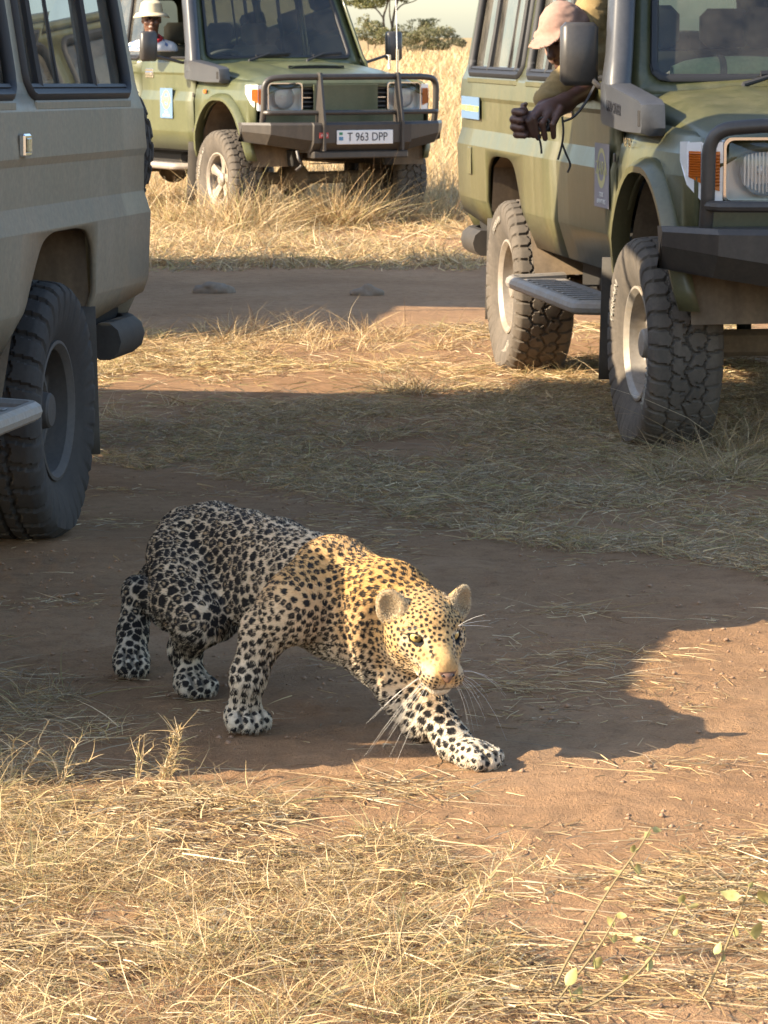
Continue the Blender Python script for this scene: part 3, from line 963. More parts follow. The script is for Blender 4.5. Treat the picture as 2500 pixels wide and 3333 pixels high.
    cu.add_curves([3] * NH)
    cu.points.foreach_set('position', pts.astype(np.float32).ravel())
    rad = np.tile(np.array([.00062, .00050, .00012], np.float32), NH)
    ra = cu.attributes.get('radius') or cu.attributes.new('radius', 'FLOAT', 'POINT')
    ra.data.foreach_set('value', rad)
    ca = cu.attributes.new('col', 'FLOAT_COLOR', 'CURVE')
    hc = np.ones((NH, 4), np.float32); hc[:, :3] = cols[near] * rng.uniform(.82, 1.18, (NH, 1))
    hc[inear, :3] = np.array([.46, .37, .24]) * rng.uniform(.6, 1.25, (inear.sum(), 1))
    ca.data.foreach_set('color', hc.ravel())
    m2, nt2, b2 = new_mat('leopard_fur')
    a2 = N(nt2, 'ShaderNodeAttribute', attribute_name='col')
    nt2.links.new(a2.outputs['Color'], b2.inputs['Base Color'])
    b2.inputs['Roughness'].default_value = .65; b2.inputs['Specular IOR Level'].default_value = .2
    cu.materials.append(m2)
    fo = bpy.data.objects.new('fur', cu); COL.objects.link(fo); fo.parent = root
    # eyes
    iris, pup, dk = plain('amber_iris', (.55, .33, .07), .12, 0, .6, 1.0), plain('pupil', (.004, .004, .004), .08, 0, .6, 1.0), plain('eye_dark', (.02, .014, .01), .2)
    mi, nti, bi = new_mat('amber_iris_streaked')
    nzz = noise(nti, 900, 2); rr_ = ramp(nti, nzz.outputs[0], [(.3, (.46, .30, .08)), (.7, (.64, .46, .18))])
    nti.links.new(rr_.outputs[0], bi.inputs['Base Color']); bi.inputs['Roughness'].default_value = .12; bi.inputs['Coat Weight'].default_value = 1.0
    for s, ec in zip((-1, 1), eyes):
        mb = MB()
        gaze = unit(Rh.T @ unit(np.array([0, 0, CAM_H]) - W(ec)) + np.array([.10 + s * .06, 0, -.26]))
        Mx = frame(ec, np.cross(gaze, (0, 0, 1)), gaze)
        rr = .0160
        def band(t0, t1, n, mi_):
            pr_ = [(rr * math.sin(R(t0 + (t1 - t0) * i / n)), rr * math.cos(R(t0 + (t1 - t0) * i / n))) for i in range(n + 1)]
            mb.lathe(pr_, 28, Mx, mi_)
        band(0, 15, 2, 0); band(15, 58, 6, 1); band(58, 66, 2, 2); band(66, 180, 8, 2)
        Vv = np.array(mb.v) @ Rh.T + Hc - O
        mb.v = [tuple(p) for p in Vv]
        mb.build('eye', [pup, mi, dk], root, smooth=True, angle=60)
    # nose pad
    mb = MB()
    npd = [(-.0195, .139, -.0245), (0, .1520, -.0220), (.0195, .139, -.0245), (.0175, .1400, -.0345), (.0075, .1490, -.0425), (0, .1515, -.0510), (-.0075, .1490, -.0425), (-.0175, .1400, -.0345)]
    cen = (0, .159, -.034)
    npd = [(p[0], p[1] + .011, p[2]) for p in npd]; cen = (0, .170, -.033)
    mb.add([cen] + npd, [(0, i + 1, (i + 1) % 8 + 1) for i in range(8)])
    bk_ = [(p[0] * 1.05, p[1] - .012, p[2]) for p in npd]
    mb.add(npd + bk_, [(i, i + 8, (i + 1) % 8 + 8, (i + 1) % 8) for i in range(8)])
    mb.v = [tuple(p) for p in np.array(mb.v) @ Rh.T + Hc - O]
    no = mb.build('nose', plain('nose_skin', (.15, .085, .058), .45), root, smooth=True, angle=80)
    sd = no.modifiers.new('round', 'SUBSURF'); sd.levels = sd.render_levels = 2
    for s in (-1, 1):
        mb = MB(); mb.ellipsoid((0, 0, 0), (.0052, .005, .0030)); mb.v = [tuple(p) for p in (np.array(mb.v) + np.array([s * .0105, .1555, -.0300])) @ Rh.T + Hc - O]
        mb.build('nostril', dk, root, smooth=True)
    # whiskers
    wm = plain('whisker', (.80, .77, .70), .4)
    for s in (-1, 1):
        for i in range(11):
            mb = MB()
            r0 = i % 4; cidx = i // 4
            st_ = np.array([s * (.026 + .005 * cidx), .128 - .008 * cidx, -.044 - .007 * r0])
            out = unit(np.array([s * (.80 + .25 * rng.normal()), .22 - .12 * cidx + .12 * rng.normal(), -.18 - .26 * r0 + .06 * (cidx - 2) + .20 * rng.normal()]))
            L = rng.uniform(.08, .165)
            pts_ = [st_ + out * L * t + np.array([0, -.03, -.075]) * (t ** 2) * L / .1 for t in (0, .25, .5, .75, 1)]
            mb.tube([Hc + Rh @ p - O for p in pts_], [.00024, .00024, .00022, .00018, .00008], 4); mb.build('whisker', wm, root, smooth=True)
        for i in range(3):
            mb = MB(); st_ = np.array([s * .045, .065, .040]); out = unit(np.array([s * (.6 + .2 * i), .35, .75 - .25 * i])); L = .07
            mb.tube([Hc + Rh @ (st_ + out * L * t + np.array([s * .01, 0, -.012]) * t * t) - O for t in (0, .33, .66, 1)], [.0003, .0003, .00025, .0001], 4); mb.build('whisker', wm, root, smooth=True)
    return root
build_leopard()
# ------------------------------------------------------------------ safari vehicles
WB = 2.98
PROF_A = [(.55, .755), (.62, .790), (.78, .840), (.80, .842), (1.045, .852), (1.125, .828), (1.265, .830), (1.285, .838), (1.37, .830), (1.41, .812), (1.44, .802), (2.03, .714)]
PROF_B = [(.55, .755), (.62, .790), (.74, .838), (.76, .842), (.985, .852), (1.060, .828), (1.185, .830), (1.210, .841), (1.35, .830), (1.40, .812), (1.44, .802), (2.03, .714)]
PROF = list(PROF_A)
PROF_F = [(.55, .780), (.62, .805), (.80, .835), (1.07, .838), (1.15, .826), (1.215, .798), (1.245, .765)]
def prof_y(z, prof=PROF):
    return np.interp(z, [p[0] for p in prof], [p[1] for p in prof])

def rrect(x0, x1, z0, z1, r, n=4, sl=0.0, sr=0.0):
    """rounded rectangle outline in (x,z); sl / sr shift the top corners in x"""
    C = [(x0 + r, z0 + r, 180), (x1 - r, z0 + r, 270), (x1 - r + sr, z1 - r, 0), (x0 + r + sl, z1 - r, 90)]
    out = []
    for cx, cz, a in C:
        for i in range(n + 1):
            t = R(a + 90 * i / n); out.append((cx + r * math.cos(t), cz + r * math.sin(t)))
    return out

def in_poly(P, poly):
    x, y = P[:, 0], P[:, 1]; c = np.zeros(len(P), bool)
    q = np.asarray(poly)
    for i in range(len(q)):
        x1, y1 = q[i]; x2, y2 = q[i - 1]
        if y1 == y2: continue
        c ^= ((y1 > y) != (y2 > y)) & (x < (x2 - x1) * (y - y1) / (y2 - y1) + x1)
    return c

def panel(outer, holes=(), zl=(), xl=()):
    """triangulated sheet in (x,z) with openings and crease rows"""
    V, E = [], []
    for loop in [outer] + list(holes):
        b = len(V); V += [Vector(p) for p in loop]
        E += [(b + i, b + (i + 1) % len(loop)) for i in range(len(loop))]
    o = np.asarray(outer); x0, z0 = o.min(0) - .01; x1, z1 = o.max(0) + .01
    for z in zl:
        if z0 < z < z1: V += [Vector((x0, z)), Vector((x1, z))]; E.append((len(V) - 2, len(V) - 1))
    for x in xl:
        if x0 < x < x1: V += [Vector((x, z0)), Vector((x, z1))]; E.append((len(V) - 2, len(V) - 1))
    v, e, f, *_ = delaunay_2d_cdt(V, E, [], 0, 1e-6)
    v = np.array([tuple(p) for p in v]); f = np.array(f)
    c = v[f].mean(1)
    k = in_poly(c, outer)
    for h in holes: k &= ~in_poly(c, h)
    f = f[k]
    used = np.unique(f); mp = np.full(len(v), -1); mp[used] = np.arange(len(used))
    return v[used], mp[f]

def side_panel(name, outer, holes, sd, mat, parent, prof=PROF, inset=0.0, zl=None, thick=.018, xl=(), dy=None):
    v, f = panel(outer, holes, [p[0] for p in prof] if zl is None else zl, xl)
    y = prof_y(v[:, 1], prof) - inset
    if dy is not None: y = y + dy(v[:, 0], v[:, 1])
    P = np.stack([v[:, 0], sd * y, v[:, 1]], -1)
    if sd > 0: f = f[:, ::-1]
    me = np_mesh(name, P, f); sharp_by_angle(me, 9)
    o = link(name, me, mat, parent)
    if thick:
        md = o.modifiers.new('thickness', 'SOLIDIFY'); md.thickness = thick; md.offset = -1
    return o

def outline3(poly, sd, prof=PROF, off=0.0):
    return [np.array([x, sd * (prof_y(z, prof) + off), z]) for x, z in poly]

def closed_tube(mb, pts, r, n=6, flat=1.0):
    pts = list(pts); mb.tube(pts + pts[:2], r, n, caps=False, flat=flat)

# ---- tyre
def tyre_mesh(name, kind):
    Rt, Wd, nu = .415, .270, 420
    circ = 2 * math.pi * Rt
    npitch = 38 if kind == 'at' else 30
    p = circ / npitch
    vt = np.linspace(-.130, .130, 46)
    prof = [(.215, -.098), (.228, -.106), (.262, -.124), (.300, -.1345), (.345, -.137), (.378, -.136)]
    # rows: left sidewall, tread, right sidewall
    rows_r = [q[0] for q in prof]; rows_v = [q[1] for q in prof]
    tre = np.zeros(len(prof), bool)
    crown = Rt - .012 * (np.abs(vt) / .13) ** 2.2 - .010 * np.clip((np.abs(vt) - .112) / .02, 0, 1)
    rr = np.array(rows_r + list(crown) + rows_r[::-1]); vv = np.array(rows_v + list(vt) + [-q for q in rows_v[::-1]])
    istr = np.concatenate([tre, np.ones(len(vt), bool), tre])
    u = np.arange(nu) / nu * circ
    Ug, Vg = np.meshgrid(u, vv, indexing='ij')
    tri = lambda t: np.abs((t % 1.0) * 2 - 1) * 2 - 1
    ph = Ug / p
    def line(fr, w): return (0.5 - np.abs((fr % 1.0) - 0.5)) * p < w
    a = np.abs(Vg); sg = np.sign(Vg)
    g = np.zeros(Vg.shape, bool)
    if kind == 'at':
        lg = .066 + .010 * tri(ph + .25 * sg)
        g |= np.abs(a - lg) < .0042
        g |= (a > .064) & line(ph + .3 * (sg > 0) + 1.6 * (a - .066) + .06 * np.sin(ph * 6.28), .0052)
        cg = .016 * tri(ph * .5) + .004 * np.sign(np.sin(ph * 3.14159))
        g |= (np.abs(Vg - cg) < .0040) & (a < .064)
        zz = np.where(np.abs(Vg - cg) < .026, .0, .22)
        g |= (a < .066) & line(ph * .5 * 2 + .5 * (Vg > cg) + zz + 2.0 * sg * (a - .03), .0048)
    else:
        g |= (a > .045) & line(ph + .5 * (sg > 0) + 2.6 * (a - .045), .011)
        g |= (a < .060) & line(ph + .5 * (sg > 0) + .30 + 4.5 * a, .0085)
        g |= (np.abs(a - .050 - .008 * tri(ph)) < .006)
        g |= np.abs(Vg) < .0035
    dep = np.where(g & istr[None, :] & (a < .131), .0125, 0)
    # shoulder lugs reach over the edge
    sh = (~istr[None, :]) & (rr[None, :] > .335)
    lug = line(ph + (.3 if kind == 'at' else .5) * (sg > 0) + (1.6 * .06 if kind == 'at' else 2.6 * .085), .0052 if kind == 'at' else .012)
    off = np.where(sh & ~lug, .006, 0)
    dep = (dep + np.roll(dep, 1, 0) * .0)
    Rg = rr[None, :] - dep
    # the load flattens the tyre on the ground
    ang = Ug / circ * 2 * math.pi
    X, Z = Rg * np.cos(ang), Rg * np.sin(ang)
    Y = Vg + sg * off
    flat = np.clip((-Z - (Rt - .018)) , 0, None)
    bul = np.exp(-((ang - 1.5 * math.pi) / .35) ** 2) * np.clip((Rg - .26) / .08, 0, 1) * (~istr[None, :])
    Y = Y + sg * bul * .012
    Z = np.maximum(Z, -(Rt - .012))
    P = np.stack([X, Y, Z], -1)
    m = len(vv); i = np.arange(nu); j = np.arange(m - 1)
    I, J = np.meshgrid(i, j, indexing='ij'); I2 = (I + 1) % nu
    Q = np.stack([I * m + J, I * m + J + 1, I2 * m + J + 1, I2 * m + J], -1).reshape(-1, 4)
    me = np_mesh(name, P.reshape(-1, 3), Q); sharp_by_angle(me, 40)
    return me

M['tyre'] = dusty('tyre_rubber', (.030, .029, .028), (.155, .130, .103), .75, .55, low=-.5, high=2.0, scale=6, spec=.3, bumpy=.2)
M['tyre_dark'] = dusty('tyre_rubber_dark', (.016, .016, .017), (.13, .11, .09), .72, .22, low=-.5, high=2.0, scale=5, spec=.3, bumpy=.2)
M['letter'] = dusty('tyre_lettering', (.52, .50, .44), (.3, .26, .2), .7, .45)
M['rim_silver'] = dusty('silver_rim', (.40, .39, .37), (.30, .235, .16), .38, .6, low=-1, high=1, scale=4, metal=.35)
M['rim_dark'] = dusty('dark_rim', (.035, .033, .033), (.13, .11, .09), .5, .4, low=-1, high=1, scale=4)
M['amber'] = plain('amber_lens', (.50, .13, .015), .18, 0, .6, .6)
M['lens'] = glass_mat('lamp_lens', (.92, .93, .93), dust=.04)
M['reflector'] = plain('lamp_reflector', (.86, .87, .88), .25, .15, .8, .8)
M['seat'] = plain('seat_cloth', (.075, .062, .045), .85)
M['interior'] = plain('interior_trim', (.045, .043, .04), .7)
M['step'] = dusty('step_metal', (.30, .30, .30), (.34, .28, .21), .42, .6, low=0, high=.9, metal=.3, bumpy=.15)
M['sticker_blue'] = plain('sticker_blue', (.115, .19, .30), .5)
M['sticker_yellow'] = plain('sticker_yellow', (.62, .66, .16), .5)
M['text_dark'] = plain('dark_lettering', (.02, .02, .025), .6)

def rim_mesh(kind, mats):
    mb = MB()
    # dish: outside is +Y
    n = 40
    barrel = [(.224, .102), (.224, .112), (.214, .114), (.206, .106), (.196, .094), (.192, .040), (.190, .030)]
    mb.lathe(barrel, n)
    mb.lathe([(.190, .030), (.186, -.09), (.2, -.10)], n)
    if kind == 'steel':
        # disc with round slots
        ns = 8
        for k in range(ns * 4):
            a0, a1 = 2 * math.pi * k / (ns * 4), 2 * math.pi * (k + 1) / (ns * 4)
            slot = k % 4 in (1, 2)
            ring = [(.190, .030), (.176, .034)] + ([] if slot else [(.138, .044)]) 
            def q(r0, y0, r1, y1):
                V = [(r0 * math.cos(a0), y0, r0 * math.sin(a0)), (r0 * math.cos(a1), y0, r0 * math.sin(a1)), (r1 * math.cos(a1), y1, r1 * math.sin(a1)), (r1 * math.cos(a0), y1, r1 * math.sin(a0))]
                mb.add(V, [(0, 1, 2, 3)])
            q(.190, .030, .176, .034)
            if not slot: q(.176, .034, .138, .046)
            else: q(.170, .000, .138, .016); 
            if slot: q(.138, .046, .138, .016)
            q(.138, .046, .110, .050)
        mb.lathe([(.110, .050), (.098, .030), (.072, .028), (.062, .050), (.056, .085), (.050, .092), (.001, .094)], n)
        for k in range(6):
            a = 2 * math.pi * k / 6
            c = np.array([.086 * math.cos(a), .028, .086 * math.sin(a)])
            mb.tube([c, c + np.array([0, .022, 0])], .010, 6)
    else:
        for k in range(5):
            a = 2 * math.pi * k / 5 + .3
            e = np.array([math.cos(a), 0, math.sin(a)]); t = np.array([-math.sin(a), 0, math.cos(a)])
            for s0 in (0,):
                P = []
                for r_, w_, y_ in ((.045, .036, .058), (.11, .032, .060), (.165, .040, .070), (.194, .055, .080)):
                    P.append([e * r_ + t * w_ + np.array([0, y_, 0]), e * r_ + np.array([0, y_ + .010, 0]), e * r_ - t * w_ + np.array([0, y_, 0])])
                mb.grid(np.array(P))
                for sgn in (1, -1):
                    Pw = [[e * r_ + sgn * t * w_ + np.array([0, y_, 0]), e * r_ + sgn * t * w_ * .9 + np.array([0, y_ - .04, 0])] for r_, w_, y_ in ((.045, .036, .058), (.11, .032, .060), (.165, .040, .070), (.194, .055, .080))]
                    mb.grid(np.array(Pw))
        mb.lathe([(.060, .055), (.056, .080), (.040, .092), (.001, .094)], n)
        mb.lathe([(.185, -.01), (.04, -.01)], n, mi=1)
    return mb

_cache = {}
def add_wheel(parent, pos, side, rim='steel', tyre='at', rim_mat=None, tyre_mat=None, yaw=0.0, spin=0.0, letters=None, name='wheel'):
    w = empty(name, pos); w.parent = parent
    w.rotation_euler = (0, 0, yaw + (math.pi if side < 0 else 0))
    key = ('tyre', tyre)
    if key not in _cache: _cache[key] = tyre_mesh('tyre_' + tyre, tyre)
    me = _cache[key]
    if tyre_mat.name not in [m.name for m in me.materials]: me = me.copy(); me.materials.clear(); me.materials.append(tyre_mat); _cache[key] = me
    link('tyre', me, None, w)
    key = ('rim', rim, rim_mat.name)
    if key not in _cache:
        o = rim_mesh(rim, None).build('rim', [rim_mat, M['dark']], w, smooth=True, angle=30, recalc=False)
        _cache[key] = o.data
    else: o = link('rim', _cache[key], None, w)
    o.rotation_euler = (0, spin, 0)
    mb = MB(); mb.lathe([(.001, -.02), (.12, -.02), (.12, -.05), (.001, -.05)], 20); mb.lathe([(.185, -.03), (.12, -.045)], 20)
    mb.build('brake_disc', M['dark'], w)
    if letters:
        Mx = np.array([[1, 0, 0, 0], [0, 0, 1, .1385], [0, 1, 0, 0], [0, 0, 0, 1.0]])
        Mx = np.array([[-1, 0, 0, 0], [0, 0, 1, .1385], [0, 1, 0, 0], [0, 0, 0, 1.0]])
        for a0 in (math.pi / 2, -math.pi / 2):
            t = text_mesh('lettering', letters, .050, M['letter'], w, Mx, .0035, bend=(.318, a0 + spin), sx=.95)
    return w

def lamp_side(root, sd, paint):
    """headlight with its corner indicator and chrome surround"""
    h = empty('headlight', (0, 0, 0)); h.parent = root
    x = 3.600
    mb = MB(); mb.box((x - .10, sd * .405, .985), (x + .018, sd * .700, 1.205), .012)
    mb2 = MB()
    # surround ring
    o_ = rrect(sd * .555 - .160, sd * .555 + .160, .972, 1.216, .03); i_ = rrect(sd * .555 - .150, sd * .555 + .150, .982, 1.206, .03)
    n = len(o_)
    V = [(x + .012, p[0], p[1]) for p in o_] + [(x + .030, p[0], p[1]) for p in o_] + [(x + .030, p[0], p[1]) for p in i_] + [(x - .045, p[0] * 1.0, p[1]) for p in i_]
    F = []
    for k in range(3):
        for i in range(n): F.append((k * n + i, k * n + (i + 1) % n, (k + 1) * n + (i + 1) % n, (k + 1) * n + i))
    mb2.add(V, F); mb2.build('surround', M['chrome'], h, smooth=True)
    # round bowl
    mb3 = MB()
    Mx = frame((x - .045, sd * .555, 1.094), (0, 1, 0), (1, 0, 0))
    mb3.lathe([(.094, .060), (.090, .040), (.070, .012), (.040, -.006), (.020, -.010), (.018, .030), (.001, .036)], 28, Mx)
    for k in range(-5, 6):      # flutes of the reflector
        yy = sd * .555 + k * .014
        mb3.box((x - .012, yy - .003, 1.094 - .085 + abs(k) * .006), (x - .008, yy + .003, 1.094 + .085 - abs(k) * .006), 0)
    mb3.box((x - .047, sd * .555 - .149, .983), (x - .044, sd * .555 + .149, 1.205), 0)
    mb3.build('bowl', M['reflector'], h, smooth=True)
    mb4 = MB(); P = []
    for i in range(7):
        row = []
        for j in range(7):
            yy = sd * .555 + (j / 6 - .5) * .276; zz = .992 + i / 6 * .204
            row.append((x + .022 + .016 * (1 - ((j - 3) / 3) ** 2) * (1 - ((i - 3) / 3) ** 4), yy, zz))
        P.append(row)
    mb4.grid(np.array(P)); mb4.build('lens', M['lens'], h, smooth=True)
    # indicator wraps the corner
    mb5 = MB()
    for (y0, x0_, y1, x1_) in ((.716, x + .024, .790, x + .004), (.790, x + .004, .828, x - .060), (.828, x - .060, .836, x - .150)):
        zt0, zt1 = 1.200, 1.196
        drop = lambda xx: .985 + max(0, (x - xx)) * .95
        V = [(x0_, sd * y0, drop(x0_)), (x1_, sd * y1, drop(x1_)), (x1_, sd * y1, zt1), (x0_, sd * y0, zt0)]
        mb5.add(V, [(0, 1, 2, 3)])
    ind = mb5.build('indicator', M['reflector'], h, solid=.006)
    mb6 = MB()
    for (y0, x0_, y1, x1_, z0, z1) in ((.728, x + .0260, .786, x + .0100, 1.020, 1.165), (.796, x + .0050, .826, x - .046, 1.050, 1.165)):
        V = [(x0_, sd * (y0), z0), (x1_, sd * (y1), z0 + .02), (x1_, sd * y1, z1), (x0_, sd * y0, z1)]
        mb6.add([(x0_ + .0005, sd * y0, z0), (x1_ + .0005, sd * (y1 + .002), z0 + .02), (x1_ + .0005, sd * (y1 + .002), z1), (x0_ + .0005, sd * y0, z1)], [(0, 1, 2, 3)])
        for k in range(10):
            zz = z0 + .02 + (z1 - z0 - .025) * k / 10
            V = [(x0_ + .002, sd * y0, zz), (x1_ + .002, sd * (y1 + .002), zz), (x1_ + .007, sd * (y1 + .005), zz + .006), (x0_ + .007, sd * (y0 + .002), zz + .006)]
            mb6.add(V, [(0, 1, 2, 3)])
    mb6.build('amber_ridges', M['amber'], h, solid=.002)

def build_vehicle(label, loc, yaw, paint, trim=None, rim='steel', rim_mat=None, tyre='at', tyre_mat=None, letters=None, group=None,
                  snorkel_text=None, mirror_sides=(-1, 1), steer=0.0, poptop=False, board=False, glass=None, extras=True, spare=True, open_window=0, marker=True, arch_top=1.015, prof=None, mirror_out=0.0):
    root = tag(empty('safari_vehicle', loc, yaw), label, 'vehicle', group)
    rim_mat = rim_mat or M['rim_silver']; tyre_mat = tyre_mat or M['tyre']; glass = glass or M['glass_side']
    trim = trim or M['steel_black']
    PROF[:] = prof or PROF_A
    dT = arch_top - 1.015
    RA = 1.285                                     # tail behind rear axle
    ZT = 2.03
    for sd in (1, -1):
        # ---------------- rear quarter, from tail to door
        arch = [(-.52, .50), (-.50, .74), (-.455, .93), (-.36, 1.00), (-.2, 1.015), (.12, 1.015), (.24, .99), (.33, .90), (.46, .70), (.56, .50)]
        arch = [(x, z + dT if z > .7 else z) for x, z in arch]
        body = [(-RA, .70), (-RA + .03, 1.00), (-RA, 1.06), (-RA + .005, 1.42), (-RA + .08, ZT), (1.235, ZT), (1.235, .62), (.52, .60)]
        bottom = [(-RA, .70), (-.50, .64)]
        outer = [(-RA, .70), (-.505, .635)] + fillet_2d(arch[1:-1], .05) + [(.505, .62)] + [(1.235, .62), (1.235, ZT), (-RA + .085, ZT), (-RA + .012, 1.42), (-RA + .004, 1.05)]
        w1 = rrect(-1.135, .245, 1.40, 1.955, .065, sl=.035)
        w2 = rrect(.395, 1.165, 1.40, 1.955, .065)
        q = side_panel('rear_quarter_panel', outer, [w1, w2], sd, paint, root, xl=(-.9, -.5, 0, .5, .9))
        for wi, w in enumerate((w1, w2)):
            win = empty('side_window', (0, 0, 0)); win.parent = root
            mb = MB(); closed_tube(mb, outline3(w, sd, off=-.004), .021, 6); mb.build('seal', M['rubber_seal'], win, smooth=True, angle=60)
            xs = [p[0] for p in w]; x0, x1 = min(xs) + .015, max(xs) - .015
            side_panel('pane', w, [], sd, glass, win, inset=.020, thick=0)
            bars = [x0 + (x1 - x0) * t for t in ((.34, .66, .87) if wi == 0 else (.5,))]
            for k, bx in enumerate(bars):
                wd = .022 if k != 1 else .009
                pts = [np.array([bx + (z - 1.42) * .02, sd * (prof_y(z) - .016 - (.006 if k % 2 else 0)), z]) for z in (1.415, 1.6, 1.8, 1.945)]
                mb = MB(); mb.tube(pts, wd, 6, flat=.5); mb.build('sliding_frame', M['rubber_seal'], win, smooth=True)
            mb = MB(); mb.tube([np.array([x0, sd * (prof_y(1.425) - .012), 1.425]), np.array([x1, sd * (prof_y(1.425) - .012), 1.425])], .020, 6, flat=.6)
            mb.build('lower_rail', M['rubber_seal'], win, smooth=True)
            mb = MB(); mb.box((x0 + .03, sd * (prof_y(1.39) - .004), 1.352), (x1 - .03, sd * (prof_y(1.37) + .006), 1.384), .006)
            mb.build('sill', paint, win)
        # ---------------- door
        outer = [(1.243, .62), (2.335, .62), (2.395, .72), (2.405, 1.30), (2.395, 1.385), (2.095, ZT - .02), (1.243, ZT - .02)]
        wd_ = fillet_2d([(1.315, 1.41), (2.285, 1.41), (2.300, 1.44), (2.050, 1.945), (1.315, 1.945)], .05, closed=True)
        d = empty('door', (0, 0, 0)); d.parent = root
        side_panel('door_panel', outer, [wd_], sd, paint, d, xl=(1.5, 1.9, 2.2))
        mb = MB(); closed_tube(mb, outline3(wd_, sd, off=-.004), .016, 6); mb.build('seal', M['rubber_seal'], d, smooth=True, angle=60)
        if open_window != sd: side_panel('pane', wd_, [], sd, glass, d, inset=.020, thick=0)
        mb = MB(); mb.box((1.33, sd * .832, 1.235), (1.50, sd * .838, 1.315), .012); mb.box((1.345, sd * .836, 1.255), (1.485, sd * .850, 1.290), .010)
        mb.build('door_handle', M['chrome'], d)
        for zz in (.80, 1.10):
            mb = MB(); mb.box((2.398, sd * .848, zz - .018), (2.425, sd * .856, zz + .018), .004)
            mb.build('hinge', M['steel_black'], d)
        # ---------------- front fender
        ac = [(WB + .505 * math.cos(R(a)), .565 + .500 * math.sin(R(a))) for a in range(172, 7, -11)]
        ac = [(x if x < WB else x, min(z, 1.055)) for x, z in ac]
        outer = [(2.415, .63)] + [(2.47, .63)] + ac + [(3.50, .78), (3.585, .85), (3.598, 1.205), (3.45, 1.232), (2.9, 1.245), (2.42, 1.245)]
        bulge = lambda x, z: .010 * np.exp(-((x - WB) / .5) ** 2) * np.clip((1.2 - z) / .2, 0, 1) - .035 * np.clip((x - 3.35) / .25, 0, 1) ** 2
        fe = empty('fender', (0, 0, 0)); fe.parent = root
        side_panel('fender_panel', outer, [], sd, paint, fe, prof=PROF_F, xl=(2.6, 2.8, 3.0, 3.2, 3.35, 3.42, 3.48, 3.54), dy=bulge)
        # arch flare
        mb = MB(); P = []
        apts = [(WB + .52 * math.cos(R(a)), .555 + .530 * math.sin(R(a))) for a in range(178, 1, -8)]
        for x, z in apts:
            z = min(z, 1.075)
            cx, cz = x - WB, z - .6; L = math.hypot(cx, cz)
            ex, ez = cx / L, cz / L
            yb = prof_y(z, PROF_F)
            P.append([(x + ex * .055, sd * (yb - .012), z + ez * .050), (x + ex * .045, sd * (yb + .022), z + ez * .042), (x + ex * .014, sd * (yb + .058), z + ez * .012), (x - ex * .014, sd * (yb + .056), z - ez * .012), (x - ex * .018, sd * (yb - .02), z - ez * .016)])
        mb.grid(np.array(P)); mb.build('arch_flare', paint, fe, smooth=True, angle=50, solid=.004)
        if marker:
            mb = MB(); mb.box((2.62, sd * .838, 1.115), (2.675, sd * .853, 1.150), .006); mb.build('side_marker', M['amber'], fe)
        # inner arch liners
        mb = MB(); P = []
        for a in range(180, -1, -12):
            x, z = WB + .53 * math.cos(R(a)), .52 + .56 * math.sin(R(a))
            P.append([(x, sd * .80, z), (x, sd * .42, z)])
        mb.grid(np.array(P)); mb.build('arch_liner', M['liner'], root, smooth=True); mb = MB(); P = []
        for x, z in [(-.53, .45), (-.50, .74), (-.45, .95), (-.2, 1.03), (.12, 1.03), (.33, .93), (.48, .68), (.6, .5)]:
            P.append([(x, sd * .815, z), (x, sd * .42, z)])
        mb.grid(np.array(P))
        mb.build('arch_liner', M['liner'], root, smooth=True)
        # ---------------- lamps, mirror, step, flaps
        lamp_side(root, sd, paint)
        if sd in mirror_sides:
            mr = empty('wing_mirror', (0, 0, 0)); mr.parent = root
            mb = MB(); mb.box((2.175, sd * (.885 + mirror_out), 1.385), (2.255, sd * (1.035 + mirror_out), 1.640), .020); mb.build('housing', M['plastic_black'], mr, smooth=True, angle=50)
            mb = MB(); mb.box((2.170, sd * (.898 + mirror_out), 1.400), (2.174, sd * (1.023 + mirror_out), 1.625), 0); mb.build('mirror_glass', M['mirror'], mr)
            mb = MB(); mb.tube(fillet([(2.25, sd * .80, 1.40), (2.27, sd * .88, 1.37), (2.22, sd * (.93 + mirror_out), 1.44)], .05), .013, 8); mb.build('stay', M['plastic_black'], mr, smooth=True)
        st = empty('side_step', (0, 0, 0)); st.parent = root
        mb = MB(); mb.box((.84, sd * .72, .475), (2.28, sd * .955, .500), .008)
        for k in range(12): mb.box((.92 + k * .11, sd * .79, .500), (.97 + k * .11, sd * .92, .506), .002)
        mb.build('step_plate', M['step'], st)
        mb = MB(); mb.tube(fillet([(.70, sd * .70, .49), (.78, sd * .965, .485), (2.26, sd * .965, .485), (2.40, sd * .74, .49)], .06), .030, 10)
        mb.build('step_rail', M['step'], st, smooth=True)
        for x in (.95, 2.0):
            mb = MB(); mb.box((x, sd * .45, .48), (x + .05, sd * .9, .474), .0)
            mb.build('bracket', M['dark'], st)
        for x in (-.50, 2.43):
            mb = MB(); P = []
            for i in range(7):
                t = i / 6; zz = .70 - t * .50
                P.append([(x - .05 * t - .01, sd * .60, zz), (x - .05 * t + .004, sd * .75, zz), (x - .05 * t - .01, sd * (.835 if x < 0 else .90), zz)])
            mb.grid(np.array(P)); mb.build('mudflap', M['flap'], root, smooth=True, solid=.008)
        # ---------------- wheels
        add_wheel(root, (0, sd * .722, .403), sd, rim, tyre, rim_mat, tyre_mat, 0, .4, letters)
        add_wheel(root, (WB, sd * .775, .403), sd, rim, tyre, rim_mat, tyre_mat, steer, 1.1, letters)
